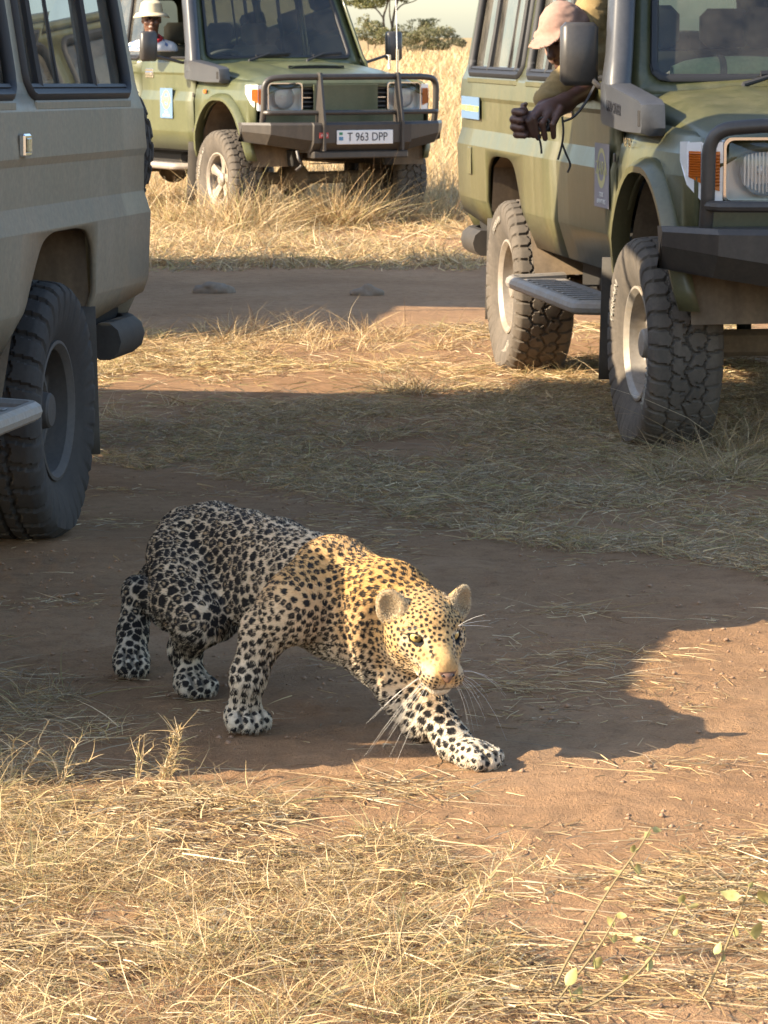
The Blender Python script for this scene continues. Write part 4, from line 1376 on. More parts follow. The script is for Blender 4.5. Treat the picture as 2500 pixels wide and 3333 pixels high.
    # ---------------- hood
    def hood_z(x, y):
        t = (x - 2.40) / 1.21
        zc = 1.385 - .085 * t - .055 * t ** 3
        e = np.abs(y) / .77
        return zc - .030 * e ** 2 - .085 * np.clip((e - .80) / .2, 0, 1) ** 1.6 * (1 - .35 * t) - .03 * np.clip((t - .9) / .1, 0, 1) ** 2
    xs = np.linspace(2.40, 3.612, 17); ys = np.linspace(-.765, .765, 33)
    P = np.array([[(x, y * (1 - .035 * np.clip((x - 3.3) / .3, 0, 1)), hood_z(x, y) + .012 * np.exp(-((abs(y) - .36) / .05) ** 2) * np.clip((3.55 - x) / .2, 0, 1)) for y in ys] for x in xs])
    hd_ = empty('hood', (0, 0, 0)); hd_.parent = root
    mb = MB(); mb.grid(P)
    lip = np.array([[(3.612, P[-1, j, 1], P[-1, j, 2]), (3.628, P[-1, j, 1], P[-1, j, 2] - .030)] for j in range(len(ys))])
    mb.grid(lip); mb.build('hood_panel', paint, hd_, smooth=True, angle=45, solid=.012)
    # intake scoop
    mb = MB(); P = []
    for i, x in enumerate((2.72, 2.80, 2.95, 3.06, 3.085)):
        h = (.004, .026, .036, .034, .030)[i]
        P.append([(x, y, hood_z(x, y) + (h if abs(y) < .27 else 0.0) * (1 if abs(y) < .2 else .9) - (.004 if abs(y) > .29 else 0)) for y in (-.31, -.275, -.2, 0, .2, .275, .31)])
    mb.grid(np.array(P)); mb.build('scoop', paint, hd_, smooth=True, angle=50, solid=.006)
    mb = MB(); mb.box((3.060, -.262, hood_z(3.07, 0) - .01), (3.080, .262, hood_z(3.07, 0) + .022), 0); mb.build('scoop_mouth', M['dark'], hd_)
    # ---------------- cowl and windscreen
    mb = MB()
    mb.box((2.28, -.76, 1.20), (2.40, .76, 1.352), .01); mb.build('cowl', paint, root)
    ws = empty('windscreen', (0, 0, 0)); ws.parent = root
    def wpt(s, t, off=0.0):       # s across -1..1, t up 0..1
        x = 2.405 - .335 * t - .035 * s * s
        return np.array([x + off, s * (.775 - .080 * t), 1.345 + .665 * t + off * .45])
    fo = [(-1, 0), (1, 0), (1, 1), (-1, 1)]
    gl = fillet_2d([(-.885, .105), (.885, .105), (.875, .93), (-.875, .93)], .08, closed=True)
    v, f = panel(fo, [gl], (.3, .6), (-.6, -.3, 0, .3, .6))
    Pv = np.array([wpt(*p) for p in v]); me = np_mesh('windscreen_frame', Pv, f); sharp_by_angle(me, 40)
    o = link('frame', me, paint, ws); md = o.modifiers.new('thickness', 'SOLIDIFY'); md.thickness = .03; md.offset = -1 
    mb = MB(); closed_tube(mb, [wpt(s, t, .003) for s, t in gl], .020, 6, flat=.8); mb.build('seal', M['rubber_seal'], ws, smooth=True, angle=60)
    v, f = panel(gl, [], (.3, .6), (-.6, -.3, 0, .3, .6))
    me = np_mesh('windscreen_glass', np.array([wpt(*p, .002) for p in v]), f); link('pane', me, M['glass'], ws)
    for s0, s1 in ((-.42, .12), (.30, .78)):
        mb = MB()
        a = wpt(s0, .045, .035); b = wpt((s0 + s1) / 2, .135, .035)
        mb.tube([a + (0, 0, -.02), a, b], [.020, .012, .008], 8)
        c0, c1 = wpt(s0 + .10, .115, .022), wpt(s1, .150, .022)
        mb.tube([c0, (c0 + c1) / 2 + (.004, 0, 0), c1], .009, 6, flat=1.8)
        mb.build('wiper', M['rubber_seal'], root, smooth=True)
    # ---------------- roof
    mb = MB(); P = []
    for x in np.linspace(-RA + .06, 2.10, 12):
        P.append([(x, y, ZT + .012 + .055 * (1 - (y / .72) ** 4) * min(1, (2.14 - x) / .15, (x + RA) / .12)) for y in np.linspace(-.735, .735, 13)])
    mb.grid(np.array(P))
    mb.build('roof', paint, root, smooth=True, angle=60, solid=.03)
    if poptop:
        pt = empty('raised_roof', (0, 0, 0)); pt.parent = root
        mb = MB(); P = []
        for x in np.linspace(-1.15, 1.35, 8):
            P.append([(x, y, 2.76 + .04 * (1 - (y / .70) ** 4)) for y in np.linspace(-.66, .66, 9)])
        mb.grid(np.array(P)); mb.build('roof_lid', paint, pt, smooth=True, solid=.05)
        for x in (-1.05, 1.25):
            for y in (-.6, .6):
                mb = MB(); mb.tube([(x, y, 2.04), (x, y, 2.74)], .014, 8); mb.build('roof_strut', M['steel_black'], pt)
    # ---------------- tail
    tg = empty('tailgate', (0, 0, 0)); tg.parent = root
    rows = [(.62, -RA + .02, .765), (.70, -RA, .80), (.99, -RA - .012, .832), (1.06, -RA - .012, .812), (1.40, -RA - .004, .800), (ZT, -RA + .085, .70)]
    v, f = panel([(-1, .62), (1, .62), (1, ZT), (-1, ZT)], [rrect(-.80, .80, 1.44, 1.94, .08)], [r_[0] for r_ in rows], (-.5, 0, .5))
    Pv = np.stack([np.interp(v[:, 1], [r_[0] for r_ in rows], [r_[1] for r_ in rows]) + .03 * np.abs(v[:, 0]) ** 6, v[:, 0] * np.interp(v[:, 1], [r_[0] for r_ in rows], [r_[2] for r_ in rows]), v[:, 1]], -1)
    me = np_mesh('tail_panel', Pv, f); sharp_by_angle(me, 30); o = link('tail_panel', me, paint, tg)
    md = o.modifiers.new('thickness', 'SOLIDIFY'); md.thickness = .02
    mb = MB(); mb.add([(-RA + .015, -.64, 1.44), (-RA + .015, .64, 1.44), (-RA + .075, .58, 1.95), (-RA + .075, -.58, 1.95)], [(0, 1, 2, 3)]); mb.build('rear_pane', glass, tg)
    for sd in (1, -1):
        mb = MB(); mb.box((-RA - .030, sd * .66, 1.12), (-RA - .008, sd * .77, 1.32), .006); mb.build('tail_lamp', M['tail'], tg)
    if spare:
        w = add_wheel(root, (-RA - .17, .395, 1.20), 1, rim, tyre, rim_mat, tyre_mat, 0, 0, None, 'spare_wheel')
        w.rotation_euler = (0, 0, R(90))
    rb = empty('rear_bumper', (0, 0, 0)); rb.parent = root
    mb = MB(); mb.tube(fillet([(-.78, .80, .56), (-1.16, .80, .56), (-1.44, .66, .57), (-1.46, 0, .57), (-1.44, -.66, .57), (-1.16, -.80, .56), (-.78, -.80, .56)], .16, 6), .058, 10, flat=1.15)
    mb.build('bumper_tube', M['flap'], rb, smooth=True)
    # ---------------- underside
    ch = empty('chassis', (0, 0, 0)); ch.parent = root
    mb = MB()
    for sd in (1, -1): mb.box((-1.2, sd * .38, .52), (3.6, sd * .48, .66), .01)
    mb.box((-RA + .03, -.74, .60), (3.0, .74, .645), 0)
    mb.box((2.2, -.40, .66), (3.58, .40, .95), .03)
    mb.build('frame_rails', M['dark'], ch)
    for x in (0, WB):
        mb = MB(); mb.tube([(x, -.66, .40), (x, .66, .40)], .055, 10); mb.ellipsoid((x, -.18 if x else .0, .39), (.16, .15, .15))
        mb.build('axle', M['liner'], ch, smooth=True)
    for sd in (1, -1):
        for x in (0, WB):
            mb = MB(); mb.tube([(x - .1, sd * .43, .42), (x - .1, sd * .43, .75)], .03, 8); mb.build('shock_absorber', M['dark'], ch)
        mb = MB(); mb.tube([(-.55, sd * .48, .55), (-.2, sd * .48, .36), (.2, sd * .48, .36), (.6, sd * .48, .55)], .025, 6, flat=1.6); mb.build('leaf_spring', M['dark'], ch)
    mb = MB(); mb.box((.6, -.6, .42), (1.6, .0, .60), .04)
    mb.build('fuel_tank', M['dark'], ch)
    # ---------------- grille
    gr = empty('grille', (0, 0, 0)); gr.parent = root
    mb = MB(); mb.box((3.50, -.402, .955), (3.575, .402, 1.222), .0); mb.box((3.45, -.74, .84), (3.585, .74, .958), .01); mb.build('grille_back', M['dark'], gr)
    mb = MB(); mb.box((3.56, -.395, 1.190), (3.622, .395, 1.214), .006); mb.box((3.56, -.395, .972), (3.618, .395, .995), .006)
    mb.box((3.590, -.755, .86), (3.604, .755, .962), .006)
    mb.build('grille_surround', paint, gr)
    for k in range(5):
        mb = MB(); z = 1.010 + k * .037
        mb.box((3.580, -.392, z), (3.612, .392, z + .014), .004); mb.build('slat', M['chrome'] if k in (2,) else M['plastic_black'], gr)
    if board:
        mb = MB(); mb.box((3.632, -.300, .975), (3.644, .300, 1.200), .004); mb.build('cover_board', paint, gr)
    # ---------------- steel bumper and bull bar
    bp = empty('front_bumper', (0, 0, 0)); bp.parent = root
    mb = MB()
    # folded section swept across: centre straight, wings swept back and rising below
    yy = [-.935, -.78, -.455, -.45, .45, .455, .78, .935]
    sec = []
    for y in yy:
        a = abs(y)
        fx = 3.965 if a < .452 else np.interp(a, [.455, .78, .935], [3.945, 3.83, 3.60])
        zb = .640 if a < .452 else np.interp(a, [.455, .935], [.660, .735])
        rx = 3.62 if a < .79 else 3.52
        sec.append([(rx, y, .890), (fx - .02, y, .892), (fx, y, .872), (fx - .008, y, zb + .085), (fx - .085, y, zb), (rx + .04, y, zb)])
    mb.grid(np.array(sec))
    for k in (0, -1): mb.add(sec[k], [tuple(range(6))])
    mb.build('bumper_shell', trim, bp, smooth=True, angle=20)
    mb = MB(); mb.box((3.80, -.44, .595), (3.93, .44, .655), .01); mb.build('bumper_skid', trim, bp)
    bb = empty('bull_bar', (0, 0, 0)); bb.parent = root
    mb = MB()
    for sd in (1, -1):
        mb.tube(fillet([(3.70, sd * .800, .86), (3.735, sd * .800, 1.00), (3.745, sd * .800, 1.248), (3.80, sd * .62, 1.263), (3.86, sd * .36, 1.265), (3.86, 0, 1.265)], .10, 6), .0265, 12)
    mb.build('top_hoop', trim, bb, smooth=True)
    mb = MB(); mb.tube(fillet([(3.735, -.800, .975), (3.79, -.78, .972), (3.87, -.36, .972), (3.87, .36, .972), (3.79, .78, .972), (3.735, .800, .975)], .05), .021, 10)
    mb.build('lower_tube', trim, bb, smooth=True)
    for sd in (1, -1):
        mb = MB()
        mb.prism([(3.80, .66), (3.985, .66), (3.990, .90), (3.915, 1.30), (3.855, 1.30), (3.83, .98)], 1, sd * .352, sd * .372)
        mb.build('upright', trim, bb)
    # ---------------- snorkel on the driver's side
    if snorkel_text is not None:
        sn = empty('snorkel', (0, 0, 0)); sn.parent = root
        mb = MB()
        # airbox on the fender
        prof_s = [(2.30, 1.245), (2.34, 1.225), (2.72, 1.205), (3.045, 1.205), (3.065, 1.235), (3.050, 1.325), (3.00, 1.342), (2.52, 1.392), (2.30, 1.41)]
        n = len(prof_s); V = []
        for yq in (-.800, -.862, -.890):
            for x, z in prof_s:
                cx, cz = 2.65, 1.305; k = 1.0 if yq > -.87 else .90
                V.append((cx + (x - cx) * (1 if k == 1 else .965), yq, cz + (z - cz) * k))
        F = [tuple(range(n)), tuple(range(2 * n, 3 * n))[::-1]]
        for a in range(2):
            for i in range(n): F.append((a * n + i, a * n + (i + 1) % n, (a + 1) * n + (i + 1) % n, (a + 1) * n + i))
        mb.add(V, F)
        mb.build('airbox', M['snorkel'], sn, smooth=True, angle=40)
        mb = MB(); mb.box((2.985, -.888, 1.240), (3.025, -.8925, 1.302), .012); mb.build('recess', M['dark'], sn)
        mb = MB()
        pts = [np.array([2.385, -.842, 1.30]), np.array([2.375, -.838, 1.42])] + [np.array([2.400 - .335 * t + .005, -(.842 - .10 * t), 1.345 + .665 * t]) for t in (.25, .5, .75, 1.0, 1.12)]
        V = []
        for i, p_ in enumerate(pts):
            w_, d_ = (.075, .050) if i > 1 else (.085, .052)
            for a in range(12):
                t = 2 * math.pi * a / 12; ca, sa = math.cos(t), math.sin(t)
                V.append(p_ + np.array([w_ * np.sign(ca) * abs(ca) ** .6, d_ * np.sign(sa) * abs(sa) ** .6, 0]))
        F = [tuple(range(12))[::-1], tuple(range(12 * (len(pts) - 1), 12 * len(pts)))]
        for i in range(len(pts) - 1):
            for a in range(12): F.append((i * 12 + a, i * 12 + (a + 1) % 12, (i + 1) * 12 + (a + 1) % 12, (i + 1) * 12 + a))
        mb.add(V, F); mb.build('riser', M['snorkel'], sn, smooth=True, angle=50)
        mb = MB(); e = pts[-1]; mb.box(e + np.array([-.12, -.06, .0]), e + np.array([.10, .06, .16]), .03); mb.build('intake_head', M['snorkel'], sn)
        if snorkel_text:
            text_mesh('lettering', snorkel_text, .062, M['text_dark'], sn, frame((2.56, -.8915, 1.300), (1, 0, -.06), (.06, 0, 1)), .0012, sx=.62)
    # ---------------- cabin
    db = empty('dashboard', (0, 0, 0)); db.parent = root
    mb = MB(); mb.prism([(2.33, 1.0), (2.33, 1.375), (2.18, 1.375), (2.02, 1.31), (1.98, 1.05)], 1, -.72, .72); mb.build('dash_pad', M['interior'], db)
    stw = empty('steering_wheel', (0, 0, 0)); stw.parent = root
    mb = MB(); Mx = frame((1.90, -.37, 1.345), (0, 1, 0), unit((-.62, 0, .78)))
    ring = [np.array([.205 * math.cos(a), 0, .205 * math.sin(a)]) @ Mx[:3, :3].T + Mx[:3, 3] for a in np.linspace(0, 2 * math.pi, 33)[:-1]]
    closed_tube(mb, ring, .016, 8); mb.build('rim', M['interior'], stw, smooth=True)
    mb = MB()
    for a in (.0, math.pi, -math.pi / 2):
        e = np.array([.205 * math.cos(a), 0, .205 * math.sin(a)]) @ Mx[:3, :3].T + Mx[:3, 3]; mb.tube([Mx[:3, 3], e], .014, 6)
    mb.ellipsoid(Mx[:3, 3], (.06, .06, .035)); mb.tube([Mx[:3, 3], Mx[:3, 3] + np.array([.3, 0, -.2])], .025, 8)
    mb.build('spokes', M['interior'], stw, smooth=True)
    for x in (1.32, .55, -.30):
        for y in (-.38, .38):
            se = empty('seat', (0, 0, 0)); se.parent = root
            mb = MB(); mb.box((x - .24, y - .24, .80), (x + .26, y + .24, .96), .05); mb.build('cushion', M['seat'], se, smooth=True, angle=50)
            mb = MB(); mb.box((x - .36, y - .24, .92), (x - .24, y + .24, 1.52), .05); mb.box((x - .37, y - .13, 1.53), (x - .27, y + .13, 1.72), .04); mb.build('backrest', M['seat'], se, smooth=True, angle=50)
    mb = MB(); mb.box((-RA + .04, -.70, 1.98), (2.05, .70, 2.0), 0); mb.build('headliner', M['liner'], root)
    return root

def fillet_2d(poly, r, n=3, closed=False):
    P = [np.array(p, float) for p in poly]; out = []
    rngi = range(len(P)) if closed else range(1, len(P) - 1)
    if not closed: out.append(tuple(P[0]))
    for i in rngi:
        a, b, c = P[i - 1], P[i], P[(i + 1) % len(P)]
        d1, d2 = unit(a - b), unit(c - b)
        t = min(r, .45 * np.linalg.norm(a - b), .45 * np.linalg.norm(c - b))
        p0, p1 = b + d1 * t, b + d2 * t
        for k in range(n + 1):
            s_ = k / n; q = (1 - s_) ** 2 * p0 + 2 * s_ * (1 - s_) * b + s_ ** 2 * p1; out.append((float(q[0]), float(q[1])))
    if not closed: out.append(tuple(P[-1]))
    return out

M['liner'] = dusty('wheel_well', (.05, .042, .035), (.26, .19, .12), .8, .6, low=.2, high=1.2)
M['flap'] = dusty('mudflap_rubber', (.02, .02, .02), DUST, .7, .14, low=0, high=.7)
M['snorkel'] = dusty('snorkel_plastic', (.034, .038, .048), (.26, .24, .20), .40, .07, low=.9, high=2.2, scale=4)
M['tail'] = plain('tail_lamp_red', (.35, .02, .015), .2, 0, .5, .5)
M['paint_green'] = dusty('olive_green_paint', (.048, .056, .021), (.175, .152, .078), .28, .36, coat=.25, low=.45, high=1.6)
M['paint_green_b'] = dusty('olive_green_paint_faded', (.048, .062, .025), (.17, .165, .080), .28, .34, coat=.25, low=.45, high=1.6)
M['paint_khaki'] = dusty('dusty_khaki_paint', (.125, .118, .078), (.255, .212, .150), .42, .66, coat=.1, low=.5, high=1.7, scale=2.2)

# right-hand vehicle: nose towards the viewer and to the right
def place(foot, yaw_deg, sd, x_local, y_local):
    """origin from the foot of a wheel's outer face"""
    y = R(yaw_deg); c_, s_ = math.cos(y), math.sin(y)
    v = np.array([c_ * x_local - s_ * sd * y_local, s_ * x_local + c_ * sd * y_local])
    return (foot[0] - v[0], foot[1] - v[1], 0)
GRP = 'safari vehicles stopped round the leopard'
RV_YAW = -90 + 8.6
RV_LOC = place((.955, 12.72), RV_YAW, -1, WB, .910)
veh_r = build_vehicle('olive green safari vehicle on the right with its driver leaning out', RV_LOC, R(RV_YAW), M['paint_green'],
                      letters='TERRAIN', snorkel_text='LAND CRUISER', open_window=-1, group=GRP, marker=False)
CV_YAW = -90 + 27
CV_LOC = place(at(700, 735, ground_y(735))[:2], CV_YAW, -1, WB, .910)
CV_LOC = (CV_LOC[0], CV_LOC[1], -.01)
veh_c = build_vehicle('olive green safari vehicle in the background grass with a white number plate', CV_LOC, R(CV_YAW), M['paint_green_b'],
                      letters='GRABBER AT', snorkel_text='', rim='alloy', open_window=-1, board=True, group=GRP, mirror_out=.22)
LV_YAW = -90 - 8.2
LV_LOC = place((-1.016, 10.40), LV_YAW, 1, 0, .857)
veh_l = build_vehicle('dusty khaki safari vehicle close on the left, rear wheel and tail in view', LV_LOC, R(LV_YAW), M['paint_khaki'],
                      rim='steel', rim_mat=M['rim_dark'], tyre='mt', tyre_mat=M['tyre_dark'], poptop=True, group=GRP, arch_top=.975, prof=PROF_B, snorkel_text=None, open_window=1)
veh_l.scale = (1.035, 1, 1)
veh_l.rotation_euler = (0, R(-.8), R(LV_YAW))       # nose tilted up so the hood shades the leopard; added bank under wheels
# two more stand outside the picture on the left; only their shadows reach into it
for lx, ly, yw, lb, sx in ((-2.75, 12.86, 176, 'khaki safari vehicle standing crosswise behind the left one, out of the picture', .999),
                           (-3.95, 19.9, -97, 'long khaki safari vehicle farther back on the left, out of the picture', 1.5)):
    c = copy_tree(veh_l); c.location = (lx, ly, 0); c.rotation_euler = (0, 0, R(yw)); c.scale = (sx, 1 if sx > 1 else .8, 1); c['label'] = lb
# ------------------------------------------------------------------ grass
def grass_mat():
    m = bpy.data.materials.new('dry_grass'); m.use_nodes = True; nt = m.node_tree; nt.nodes.clear()
    out = N(nt, 'ShaderNodeOutputMaterial'); at_ = N(nt, 'ShaderNodeAttribute', attribute_name='col')
    d = N(nt, 'ShaderNodeBsdfPrincipled'); t = N(nt, 'ShaderNodeBsdfTranslucent'); mx = N(nt, 'ShaderNodeMixShader')
    d.inputs['Roughness'].default_value = .55; d.inputs['Specular IOR Level'].default_value = .35
    nt.links.new(at_.outputs['Color'], d.inputs['Base Color']); nt.links.new(at_.outputs['Color'], t.inputs[0])
    mx.inputs[0].default_value = .25
    nt.links.new(d.outputs[0], mx.inputs[1]); nt.links.new(t.outputs[0], mx.inputs[2]); nt.links.new(mx.outputs[0], out.inputs[0])
    return m
M['grass'] = grass_mat()
STRAW = np.array([[.50, .345, .165], [.58, .435, .235], [.66, .525, .33], [.38, .245, .115], [.24, .145, .075], [.50, .37, .185]])
GREEN = np.array([[.26, .24, .10], [.36, .31, .13], [.43, .37, .17]])
GREY = np.array([[.36, .285, .18], [.42, .335, .225], [.28, .215, .135], [.24, .195, .105]])

def blades(base, direc, length, width, curve, cols, seg=3, sag=0.0):
    """ribbons: base (n,3), unit growth direction (n,3), bend towards curve (n,3)"""
    n = len(base)
    t = np.linspace(0, 1, seg + 1)
    side = np.cross(direc, rng.normal(0, 1, (n, 3))); side /= np.maximum(np.linalg.norm(side, axis=1, keepdims=True), 1e-6)
    P = base[:, None, :] + (direc[:, None, :] * t[None, :, None] + curve[:, None, :] * (t ** 2)[None, :, None]) * length[:, None, None]
    w = (width[:, None] * (1 - .85 * t[None, :] ** 1.5) * .5)[..., None] * side[:, None, :]
    V = np.stack([P - w, P + w], 2).reshape(n, -1, 3)
    k = 2 * (seg + 1)
    q = []
    for i in range(seg): q.append([2 * i, 2 * i + 1, 2 * i + 3, 2 * i + 2])
    q = np.array(q)
    F = (np.arange(n)[:, None, None] * k + q[None]).reshape(-1, 4)
    C = np.repeat(cols, k, 0)
    return V.reshape(-1, 3), F, C

def pick_cols(n, pals, w, vary=.18):
    pal = np.concatenate(pals); pw = np.concatenate([np.full(len(p), ww / len(p)) for p, ww in zip(pals, w)]); pw /= pw.sum()
    return pal[rng.choice(len(pal), n, p=pw)] * rng.uniform(1 - vary, 1 + vary, (n, 1))

class Patch:
    def __init__(s): s.V, s.F, s.C, s.n = [], [], [], 0
    def add(s, V, F, C): s.V.append(V); s.F.append(F + s.n); s.C.append(C); s.n += len(V)
    def build(s, name, label=None, cat=None, kind=None, group=None, parent=None, origin=None):
        V = np.concatenate(s.V); F = np.concatenate(s.F)
        o_ = np.zeros(3) if origin is None else np.asarray(origin)
        me = np_mesh(name, V - o_, F); vcol(me, np.concatenate(s.C))
        o = link(name, me, M['grass'], parent); o.location = tuple(o_)
        return tag(o, label, cat, group, kind)

def pts_in(poly_px, n, dens=None):
    """random ground points inside an outline given as photograph pixels of the flat ground"""
    poly = np.array([at(px, py, ground_y(py))[:2] for px, py in poly_px])
    lo, hi = poly.min(0), poly.max(0); out = []
    tot = 0
    while tot < n:
        p = rng.uniform(lo, hi, (n * 2, 2)); p = p[in_poly(p, poly)]
        if dens is not None: p = p[rng.uniform(0, 1, len(p)) < dens(p)]
        out.append(p); tot += len(p)
    return np.concatenate(out)[:n]

def on_ground(p, dz=0.0):
    return np.stack([p[:, 0], p[:, 1], ground_z(p[:, 0], p[:, 1]) + dz], -1)

def dirs(n, up_lo, up_hi, lean=(0, 0)):
    """growth directions; up = sine of elevation range"""
    a = rng.uniform(0, 2 * math.pi, n); s_ = rng.uniform(up_lo, up_hi, n); c_ = np.sqrt(np.maximum(0, 1 - s_ ** 2))
    d = np.stack([np.cos(a) * c_ + lean[0], np.sin(a) * c_ + lean[1], s_], -1)
    return d / np.linalg.norm(d, axis=1, keepdims=True)

def strew(patch, p, lmin, lmax, wmin, wmax, up=(0, .18), pals=(STRAW,), w=(1,), lift=.012, bend=.25, seg=2, lean=(0, 0), flatten=1.0):
    n = len(p); d = dirs(n, *up, lean=lean)
    cv = rng.normal(0, bend, (n, 3)); cv[:, 2] = -np.abs(cv[:, 2]) * .5
    base = on_ground(p); base[:, 2] += rng.uniform(0, lift, n) 
    patch.add(*blades(base, d, rng.uniform(lmin, lmax, n), rng.uniform(wmin, wmax, n), cv, pick_cols(n, pals, w), seg))

def clumps(patch, centers, per, rad, hmin, hmax, wmin, wmax, pals=(STRAW,), w=(1,), up=(.55, .98), bend=.35, seg=3, lean=(.1, 0)):
    for c in centers:
        k = int(per * rng.uniform(.6, 1.4)); s_ = rng.uniform(.6, 1.3)
        r_ = rad * s_ * np.sqrt(rng.uniform(0, 1, k)); a = rng.uniform(0, 6.283, k)
        p = np.stack([c[0] + r_ * np.cos(a), c[1] + r_ * np.sin(a)], -1)
        d = dirs(k, *up, lean=lean)
        out = np.stack([np.cos(a), np.sin(a), np.zeros(k)], -1)
        d = d + out * (r_ / rad)[:, None] * .5; d /= np.linalg.norm(d, axis=1, keepdims=True)
        cv = rng.normal(0, bend, (k, 3)); cv[:, 2] = -np.abs(rng.normal(0, bend, k)) * .8
        patch.add(*blades(on_ground(p, -.004), d, rng.uniform(hmin, hmax, k) * s_, rng.uniform(wmin, wmax, k), cv, pick_cols(k, pals, w), seg))

# ---- foreground mat of flattened straw with tufts
FG = [(-350, 2500), (0, 2520), (300, 2555), (640, 2580), (1000, 2640), (1300, 2720), (1480, 2830), (1640, 2990), (1780, 3160), (1900, 3420), (-350, 3420)]
g = Patch()
clump_n = lambda p: np.clip((fbm(p, 3.2, 40, 3) - .41) * 5.0, .04, 1)
strew(g, pts_in(FG, 15000, clump_n), .015, .065, .0012, .0034, (-.10, .32), (STRAW, GREY), (.84, .16), .026, .6)
strew(g, pts_in(FG, 9000, clump_n), .015, .05, .0016, .0036, (-.1, .2), (np.array([[.13, .085, .05], [.19, .125, .07], [.09, .06, .04]]),), (1,), .016, .6)  # dark decayed straw, added to paint the shaded gaps of the mat
strew(g, pts_in(FG, 1000, clump_n), .06, .15, .0018, .0036, (0, .18), (STRAW,), (1,), .032, .25, 3)
cs_ = pts_in(FG, 900, lambda p: np.clip((fbm(p, 2.4, 60, 2) - .42) * 5, .05, 1))
clumps(g, cs_, 30, .030, .03, .095, .0012, .0030, (STRAW, GREEN), (.88, .12), (.25, .97), .7, 3, (.15, 0))
cs2 = pts_in([(-350, 2560), (200, 2600), (260, 2850), (0, 2900), (-350, 2950)], 26)
clumps(g, cs2, 60, .05, .06, .15, .0012, .0026, (STRAW, GREEN), (.7, .3), (.4, .97), .7)
cs3 = pts_in([(600, 3030), (1500, 3030), (1750, 3400), (400, 3400)], 40)
clumps(g, cs3, 75, .055, .06, .17, .0012, .0026, (STRAW, GREEN), (.80, .20), (.4, .97), .55, 3, (.35, .1))
g.build('foreground_straw', 'trampled straw and dry grass covering the foreground', 'dry grass', 'stuff')
# ---- loose straw on the bare earth
g = Patch()
DIRT = [(-200, 1500), (900, 1560), (1700, 1800), (2200, 1830), (2800, 1900), (2800, 3420), (1850, 3420), (1500, 2760), (900, 2600), (-200, 2540)]
sparse = lambda p: np.clip((fbm(p, 2.6, 71, 3) - .50) * 6, .03, 1)
strew(g, pts_in(DIRT, 5200, sparse), .025, .10, .0014, .0030, (-.02, .10), (STRAW, GREY), (.7, .3), .004, .4)
strew(g, pts_in(DIRT, 160, sparse), .08, .18, .0018, .0034, (0, .05), (STRAW, GREY), (.8, .2), .006, .15, 3)
SPOTS = [(2000, 2140, .24, 160), (1800, 2170, .22, 130), (2080, 2240, .22, 130), (1880, 1990, .2, 110), (2250, 2500, .3, 120), (1650, 2240, .16, 110), (2350, 2900, .25, 120), (2150, 3080, .25, 220), (2350, 3230, .22, 200), (1330, 2560, .16, 160), (1250, 2600, .2, 200)]
for px, py, rd, k in SPOTS:
    c = at(px, py, ground_y(py)); q = rng.normal(0, rd * .4, (k, 2)) * np.array([1, .7]) + c[:2]
    strew(g, q, .04, .15, .0014, .0028, (-.02, .25), (STRAW, GREY), (.65, .35), .012, .5)
RT = [(1750, 2900), (2600, 2700), (2700, 3420), (1800, 3420)]
strew(g, pts_in(RT, 2600, lambda p: np.clip((fbm(p, 3.0, 77, 3) - .46) * 5, .05, 1)), .03, .13, .0014, .003, (-.02, .2), (STRAW, GREY), (.75, .25), .010, .4)
g.build('loose_straw', 'loose straw stems scattered over the bare earth', 'straw', 'stuff')
# ---- sparse weeds at the left edge, in the shade
g = Patch()
WL = [(-300, 2150), (180, 2180), (420, 2400), (620, 2540), (300, 2560), (-300, 2540)]
strew(g, pts_in(WL, 1000, lambda p: np.clip((fbm(p, 4, 81, 2) - .42) * 5, .05, 1)), .04, .16, .0014, .003, (0, .35), (GREY, STRAW), (.7, .3), .015, .4, 3)
clumps(g, pts_in(WL, 24), 18, .05, .05, .16, .0013, .0026, (GREY, GREEN, STRAW), (.5, .2, .3), (.3, .95), .6)
g.build('shaded_weeds', 'thin dry weeds in shade at the left edge', 'weeds', 'stuff')
# ---- grass of the middle ground
MIDS = [(-150, 1400), (330, 1400), (700, 1330), (1300, 1280), (2000, 1235), (3000, 1235), (3100, 1950), (2500, 1890), (2170, 1800), (1700, 1780), (1300, 1690), (900, 1600), (500, 1520), (-150, 1480)]
g = Patch()
md_ = lambda p: np.clip((fbm(p, 1.6, 91, 3) - .34) * 3.2 + (p[:, 0] > .3) * .25, .04, 1)
strew(g, pts_in(MIDS, 40000, md_), .025, .09, .0020, .0042, (-.02, .5), (STRAW, GREEN, GREY), (.42, .10, .48), .030, .5)
clumps(g, pts_in(MIDS, 700, md_), 40, .06, .035, .10, .0018, .0036, (STRAW, GREEN, GREY), (.45, .14, .41), (.25, .95), .5, 3)
g.build('midground_grass', 'low matted grass between the leopard and the vehicles', 'grass', 'stuff')
# ---- sunlit band
BAND = [(-100, 1090), (480, 1090), (1000, 1085), (1560, 1060), (2400, 1055), (2500, 1240), (2000, 1240), (1300, 1285), (700, 1335), (300, 1400), (-100, 1400)]
g = Patch()
bd = lambda p: np.clip((fbm(p, 1.3, 95, 3) - .36) * 3.6, .06, 1)
strew(g, pts_in(BAND, 17000, bd), .04, .15, .0026, .0050, (-.02, .35), (STRAW, GREEN), (.86, .14), .025, .35)
clumps(g, pts_in(BAND, 170, bd), 40, .08, .05, .16, .0022, .0042, (STRAW, GREEN), (.8, .2), (.3, .95), .45)
clumps(g, pts_in([(380, 1080), (1450, 1060), (1450, 1150), (380, 1150)], 26), 50, .07, .10, .24, .0022, .0044, (STRAW,), (1,), (.4, .97), .4)
g.build('sunlit_grass_strip', 'strip of sunlit straw across the track', 'dry grass', 'stuff')
